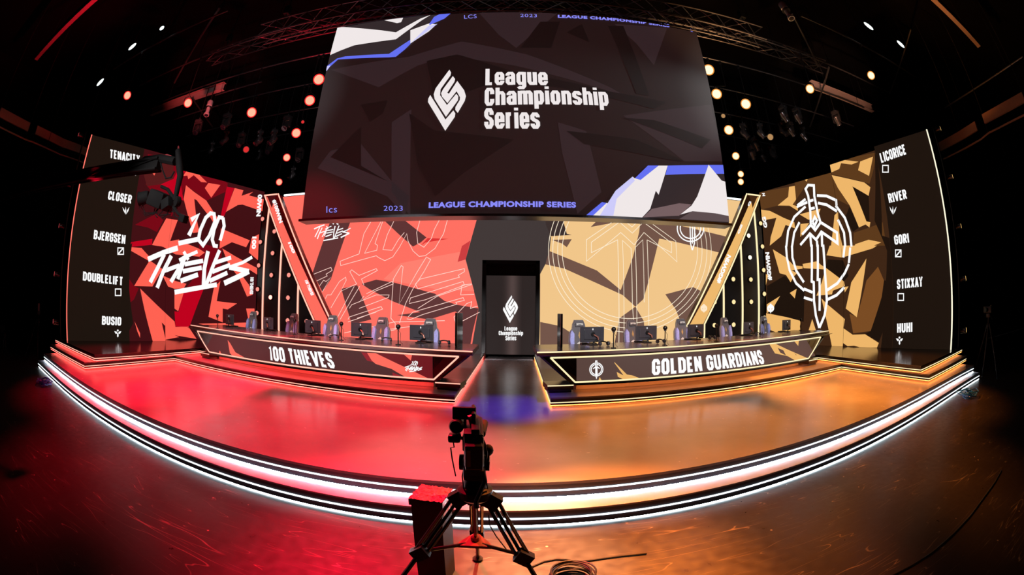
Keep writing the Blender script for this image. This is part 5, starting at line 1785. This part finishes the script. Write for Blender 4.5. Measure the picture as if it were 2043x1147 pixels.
def ibeam(label, a, b, hgt=.34, wid=.2):
    a, b = V(a), V(b)
    t = thing('ceiling_beam', label, 'beam', tuple((a + b) / 2))
    d = (b - a).normalized()
    sd = d.cross(V((0, 0, 1))).normalized()
    Rm = Matrix((d, sd, sd.cross(d))).transposed()
    L = (b - a).length
    MB().box((a + b) / 2, (L, .02, hgt), Rm).box((a + b) / 2 + V((0, 0, hgt / 2)), (L, wid, .025), Rm).box((a + b) / 2 - V((0, 0, hgt / 2)), (L, wid, .025), Rm).build('beam', BEAMM, t)
    for f in (.12, .88):
        p = a + (b - a) * f
        MB().tube([p + V((0, 0, hgt / 2)), (p.x, p.y, CEIL)], .02, 6).build('hanger_rod', DARK, t)
    return t


ZB = 11.0
p, q = atz((150, 32), ZB), atz((75, 112), ZB)
ibeam('long red-lit steel ceiling beam at the upper left corner', (p.x + 6.5, p.y, ZB), (q.x, p.y, ZB))
p, q = atz((447, 172), ZB), atz((297, 221), ZB)
ibeam('pinkish lit steel ceiling beam above the left LED wall', (p.x, p.y, ZB), (q.x, p.y, ZB))
p, q = atz((1890, 22), ZB), atz((1949, 86), ZB)
ibeam('long orange-lit steel ceiling beam at the upper right corner', (p.x - 6.5, p.y, ZB), (q.x, p.y, ZB))
p, q = atz((1619, 168), ZB), atz((1744, 214), ZB)
ibeam('amber-lit steel ceiling beam above the right LED wall', (p.x, p.y, ZB), (q.x, p.y, ZB))


def ceiling_pipe(label, p0, p1, z=10.72, r=.04):
    a, b = atz(p0, z), atz(p1, z)
    t = thing('rigging_pipe', label, 'pipe', tuple((a + b) / 2))
    MB().tube([a, b], r, 8).build('pipe', STEEL, t, True)
    for f in (.2, .8):
        p = a + (b - a) * f
        MB().tube([p, (p.x, p.y, CEIL)], .012, 6).build('hanger_wire', DARK, t)


ceiling_pipe('long diagonal pipe under the ceiling left of the hanging screen', (439, 15), (348, 165))
ceiling_pipe('short diagonal pipe above the left LED wall', (383, 195), (424, 253))
ceiling_pipe('grey pipe under the ceiling beside the left red lamps', (430, 190), (522, 163), 10.3, .03)
ceiling_pipe('long diagonal pipe under the ceiling right of the hanging screen', (1579, 26), (1632, 132))
ceiling_pipe('slanted pipe crossing the amber beam on the right', (1654, 134), (1616, 253))
ceiling_pipe('slanted pipe high above the right LED wall', (1817, 59), (1775, 187), 10.9, .03)
ceiling_pipe('thin pipe running towards the far upper right', (2040, 113), (1885, 215), 9.4, .03)
ceiling_pipe('slanted pipe behind the amber lamps', (1598, 258), (1520, 318), 10.72, .03)

# curved curtain rails along the side walls
for side, segs in (('left', [[(0, 222), (30, 238), (59, 253)], [(73, 258), (100, 271), (126, 284), (161, 297), (180, 306)]]),
                   ('right', [[(2043, 194), (2003, 216), (1963, 238)], [(1949, 251), (1915, 272), (1876, 293)]])):
    t = thing('curtain_rail', 'curved pale track hanging high along the %s side of the room' % side, 'rail', tuple(atz(segs[1][0], 7.4)))
    allp = []
    for sg in segs:
        P = [atz(p, 7.4) for p in sg]
        allp += P
        MB().band([tuple(p.xy) for p in P], 7.24, 7.54, .08).build('track', pbr('pale_rail', (150, 110, 84), .5), t)
    MB().tube([p + V((0, 0, -.45)) for p in allp], .03, 6).build('lower_track', pbr('pale_rail', (150, 110, 84), .5), t)
    for p in allp[::2]:
        MB().tube([p + V((0, 0, -.46)), (p.x, p.y, CEIL)], .015, 6).build('hanger_wire', DARK, t)

# lighting pipes and fixtures
PY = {7.2: None, 9.0: None, 10.8: None, 12.6: None, 14.6: None, 16.8: None}
PZ = 10.56
for y in PY:
    for s, nm in ((-1, 'left'), (1, 'right')):
        x0, x1 = {7.2: (8.4, 15), 9.0: (7.2, 15), 10.8: (5.2, 15), 12.6: (5.2, 16), 14.6: (5.2, 17), 16.8: (5.2, 18)}[y]
        order = ['nearest', 'second', 'third', 'fourth', 'fifth', 'farthest'][list(PY).index(y)]
        t = thing('lighting_pipe', 'overhead lighting pipe on the %s, %s of six counted from the front' % (nm, order), 'pipe', (s * (x0 + x1) / 2, y, PZ), group='overhead lighting pipes')
        MB().tube([(s * x0, y, PZ), (s * x1, y, PZ)], .03, 8).build('pipe', STEEL, t, True)
        for x in (x0 + .4, (x0 + x1) / 2, x1 - .4):
            MB().tube([(s * x, y, PZ), (s * x, y, CEIL)], .012, 6).build('hanger_rod', DARK, t)

LENS = {'red': emit('red_par_lens', (1, .42, .27), 1.25, True), 'amber': emit('amber_par_lens', (1, .80, .50), 1.5, True), 'dimred': emit('dim_red_lens', (.8, .03, .03), .9, True),
        'dimamber': emit('dim_amber_lens', (.55, .3, .12), .8, True)}
HALO = {'red': emit('red_halo_glow', (1, .02, .02), 1.1, True), 'amber': emit('amber_halo_glow', (1, .35, .05), .9, True)}  # added glowing rings that stand in for the bloom around lit lenses


def par(label, px, y, kind, r, group, aim=(0, 1.5, .6), jog=0.0):
    """A round LED par can hung by its yoke and a drop bar from the pipe at depth y."""
    p = aty(px, y)
    t = thing('par_light', label, 'stage light', tuple(p), group=group)
    d = (V(aim) - p).normalized()
    b = MB().lathe([(r * .55, -.34), (r * .8, -.28), (r * .9, -.05), (r * 1.22, .0), (r * 1.22, .04), (r * 1.02, .04)], p, d, 20).build('can', BLACK, t, True)
    lm = LENS[kind]
    MB().lathe([(r, .045), (r * .96, .06), (r * .6, .068)], p, d, 24).build('lens', lm, t, True)
    if kind in HALO:
        MB().lathe([(r * 1.2, .045), (r * 1.2, .054)], p, d, 24).build('halo_ring', HALO[kind], t, True)
    sd = d.cross(V((0, 0, 1))).normalized()
    c = p - d * .12
    top = V((c.x, c.y, c.z + r * 1.9))
    MB().tube([c - sd * r * 1.2, c - sd * r * 1.2 + V((0, 0, r * 1.0)), top, c + sd * r * 1.2 + V((0, 0, r * 1.0)), c + sd * r * 1.2], .014, 6).build('yoke', DARK, t)
    MB().tube([top, (top.x + jog, y, top.z + .04), (top.x + jog, y, PZ - .032)], .016, 6).box((top.x + jog, y, PZ - .085), (.07, .08, .1)).build('drop_bar', DARK, t)


RDL, AML = 'lit red stage lamps', 'lit amber stage lamps'
for px, y, kind, r, lab in (
        ((254, 190), 7.2, 'red', .13, 'lit red stage lamp, farthest left of all, above the name panel'), ((375, 205), 9.0, 'red', .135, 'lit red stage lamp below the pinkish ceiling beam'),
        ((502, 224), 10.8, 'red', .155, 'lit red stage lamp alone midway between the pinkish beam and the screen'), ((636, 158), 10.8, 'red', .165, 'highest lit red stage lamp, touching the left edge of the hanging screen'),
        ((618, 200), 10.8, 'red', .15, 'lit red stage lamp, second down along the left edge of the hanging screen'), ((591, 265), 12.6, 'red', .155, 'lit red stage lamp, third down along the left edge of the hanging screen'),
        ((572, 314), 14.6, 'red', .14, 'lit red stage lamp, fourth down along the left edge of the hanging screen'), ((557, 363), 16.8, 'red', .14, 'lowest lit red stage lamp, just above the left leaning beam'),
        ((491, 298), 12.6, 'dimred', .12, 'dim red stage lamp seen edge on below the lit lone one'), ((604, 243), 12.6, 'dimred', .06, 'small dim red stage lamp between two lit ones beside the screen')):
    par(lab, px, y, kind, r, RDL)
for px, y, kind, r, lab in (
        ((1414, 139), 10.8, 'amber', .165, 'highest lit amber stage lamp, half behind the right edge of the hanging screen'), ((1430, 187), 10.8, 'amber', .15, 'lit amber stage lamp, second down along the right edge of the screen'),
        ((1488, 207), 10.8, 'amber', .155, 'lit amber stage lamp a little right of the hanging screen'), ((1616, 177), 9.0, 'amber', .13, 'lit amber stage lamp at the inner end of the amber ceiling beam'),
        ((1738, 150), 7.2, 'amber', .12, 'lit amber stage lamp, farthest right of all'), ((1454, 259), 12.6, 'amber', .155, 'lit amber stage lamp, third down along the right edge of the screen'),
        ((1468, 311), 14.6, 'amber', .14, 'lit amber stage lamp, fourth down along the right edge of the screen'), ((1478, 347), 14.6, 'amber', .115, 'upper of the two lowest lit amber stage lamps'),
        ((1478, 362.5), 16.8, 'amber', .13, 'lower of the two lowest lit amber stage lamps'), ((1443, 231), 12.6, 'dimamber', .08, 'small dim amber stage lamp beside the right edge of the screen'),
        ((1537, 273), 12.6, 'dimamber', .12, 'dim amber stage lamp seen edge on among the unlit fixtures')):
    par(lab, px, y, kind, r, AML, jog={(1430, 187): .38, (1478, 347): .5}.get(px, 0.0))

# moving heads, unlit
head = thing('moving_head', '', 'stage light', group='unlit moving-head lights')
HEADM = pbr('fixture_dark_metal', (90, 86, 88), .25, .8)
MB().box((0, 0, -.06), (.30, .26, .12), None, 0, .02).build('base', HEADM, head, True)
mb = MB()
for s in (-1, 1):
    mb.box((s * .17, 0, -.30), (.04, .12, .38), None, 0, .01)
mb.box((0, 0, -.14), (.36, .14, .05), None, 0, .01)
mb.build('yoke', HEADM, head, True)
hb_ = MB().lathe([(.08, -.20), (.13, -.15), (.14, .0), (.11, .12), (.12, .22)], (0, 0, -.40), (.1, -.55, -.8), 18).build('head', HEADM, head, True)
MB().lathe([(.10, .215), (.09, .228), (.03, .235)], (0, 0, -.40), (.1, -.55, -.8), 18).build('lens', pbr('fixture_glass', (30, 30, 40), .06, spec=1), hb_, True)
MB().tube([(0, 0, 0), (0, 0, .10)], .03, 8).build('clamp', STEEL, head)
_KIDS[head.name] = list(kids(head))
first = True
for nm, lst in (('left', [((455, 228), 10.8), ((452, 262), 12.6), ((484, 266), 12.6), ((520, 262), 12.6), ((548, 260), 12.6), ((575, 232), 12.6), ((425, 285), 14.6), ((540, 282), 14.6), ((600, 296), 14.6), ((585, 335), 16.8), ((398, 240), 10.8), ((520, 300), 16.8)]),
                ('right', [((1560, 212), 10.8), ((1588, 216), 10.8), ((1600, 255), 12.6), ((1560, 245), 12.6), ((1515, 248), 12.6), ((1482, 248), 12.6), ((1505, 275), 14.6), ((1540, 292), 14.6), ((1665, 222), 10.8), ((1498, 292), 14.6), ((1575, 245), 12.6), ((1520, 300), 16.8)])):
    for k, (px, y) in enumerate(lst):
        p = aty(px, y)
        rod = PZ - p.z
        o = place(head, not first, 'unlit dark moving-head light under the overhead pipes on the %s side' % nm, (p.x, y, min(p.z, PZ - .14)), random.uniform(-1, 1) + (0 if nm == 'left' else 1), 'unlit moving-head lights, %s' % nm)
        first = False
        # each hangs on its own drop bar, as tall as its place needs
        MB().tube([(0, 0, .08), (0, 0, max(.11, rod - .032))], .016, 6).build('drop_bar', DARK, o, local=True)

# silver profile spots
for px, y, lab in (((416, 216), 10.8, 'silver profile spot hanging beside the pinkish ceiling beam'), ((1569, 22), 7.2, 'silver profile spot hanging at the top edge right of the screen')):
    p = aty(px, y)
    t = thing('profile_spot', lab, 'stage light', tuple(p))
    SIL = pbr('bright_silver', (205, 205, 212), .3, .6)
    b_ = MB().lathe([(.10, -.35), (.13, -.30), (.13, -.1), (.085, -.08), (.085, .22), (.12, .26), (.12, .34)], p, (.1, -.15, -1), 16).build('body', SIL, t, True)
    MB().lathe([(.145, -.03), (.145, .0)], p, (.1, -.15, -1), 16).build('shutter_ring', BLACK, b_)
    MB().lathe([(.10, .335), (.09, .345)], p, (.1, -.15, -1), 16).build('lens', pbr('fixture_glass', (30, 30, 40), .06, spec=1), b_)
    MB().tube([p + V((0, 0, .1)), (p.x, p.y, PZ - .032 if y > 8 else PZ + 1.2)], .02, 6).build('drop_bar', DARK, t)
    if y < 8:
        MB().tube([(p.x, p.y, PZ + 1.1), (p.x, p.y, CEIL)], .02, 6).build('hanger_rod', DARK, t)

# white work lights: long oval diffusers
OVAL = emit('white_work_lens', (.86, 1, .98), 1.6, True)
for px, y, lab, ln in (((323, 56), 6.8, 'small white work light, highest of the three at the upper left', .16), ((264, 93), 6.8, 'long white work light, middle of the three at the upper left', .32), ((200, 164), 6.8, 'long white work light, lowest of the three at the upper left', .34),
                       ((1733, 52), 6.8, 'long white work light, upper of the two at the upper right', .36), ((1797, 88), 6.8, 'long white work light, lower of the two at the upper right', .34)):
    p = aty(px, y)
    t = thing('work_light', lab, 'light', tuple(p))
    nn = ((EYE - p).normalized() * .75 + V((0, 0, -.55))).normalized()
    ax = (V((1, 0, 0)) - nn * nn.x).normalized()
    rot2 = Matrix((ax, nn.cross(ax), nn)).transposed()
    prof = [(ln * .6 * math.cos(a), .062 * math.sin(a)) for a in np.linspace(0, 2 * math.pi, 25)[:-1]]
    mb = MB().prism(prof, -.01, .02, plane='xy')
    mb.v = [tuple(rot2 @ V(q) + p) for q in mb.v]
    mb.build('diffuser', OVAL, t)
    mb = MB().prism([(x * 1.08, z * 1.2) for x, z in prof], -.14, -.012, plane='xy')
    mb.v = [tuple(rot2 @ V(q) + p) for q in mb.v]
    mb.build('housing', BLACK, t)
    MB().tube([p + V((0, 0, .05)), (p.x, p.y, CEIL)], .014, 6).build('drop_bar', DARK, t)

# small spot lamps on a pipe behind the outer edge of each side wall
for side, sf, u0, pts in (('left', WLo, -.28, [(160, 268), (150, 370), (133, 452), (122, 548), (119, 643)]), ('right', WRn, WRn.L + .28, [(1866, 257), (1890, 353), (1905, 452), (1908, 557), (1912, 660)])):
    s = -1 if side == 'left' else 1
    base = sf.pt(u0, Z4 + .003, -.18)
    t = thing('lamp_pole', 'dark upright pole carrying small spot lamps behind the outer edge of the %s wall' % side, 'pole', tuple(base))
    topz = sf.z1 + .1
    MB().tube([base, V((base.x, base.y, topz))], .03, 8).lathe([(.16, 0), (.16, .02)], base, seg=14).build('pole', DARK, t, True)
    for k, px in enumerate(pts):
        r = ray(*px)
        z = HC + r.z * (math.hypot(base.x, base.y) / math.hypot(r.x, r.y))
        c = V((base.x + s * .16, base.y - .1, z))
        q = thing('clamp_lamp', 'small glinting spot lamp on the %s pole, %s from the top' % (side, ['first', 'second', 'third', 'fourth', 'fifth'][k]), 'stage light', tuple(c), group='spot lamps on the side poles')
        MB().lathe([(.05, -.14), (.085, -.10), (.085, .08), (.10, .10), (.10, .14)], c, (s * .4, -.9, .1), 16).build('can', pbr('glossy_lamp_black', (40, 34, 34), .14, .5, spec=1), q, True)
        MB().lathe([(.095, .135), (.05, .15)], c, (s * .4, -.9, .1), 16).build('lens', emit('red_clamp_lens', (1, .12, .14), .9, True) if side == 'left' else emit('warm_lamp_lens', (1, .62, .2), 1.3, True), q, True)
        MB().tube([c, (base.x + s * .05, base.y - .02, z)], .022, 6).box((base.x + s * .057, base.y - .012, z), (.05, .09, .12)).build('clamp', DARK, q)
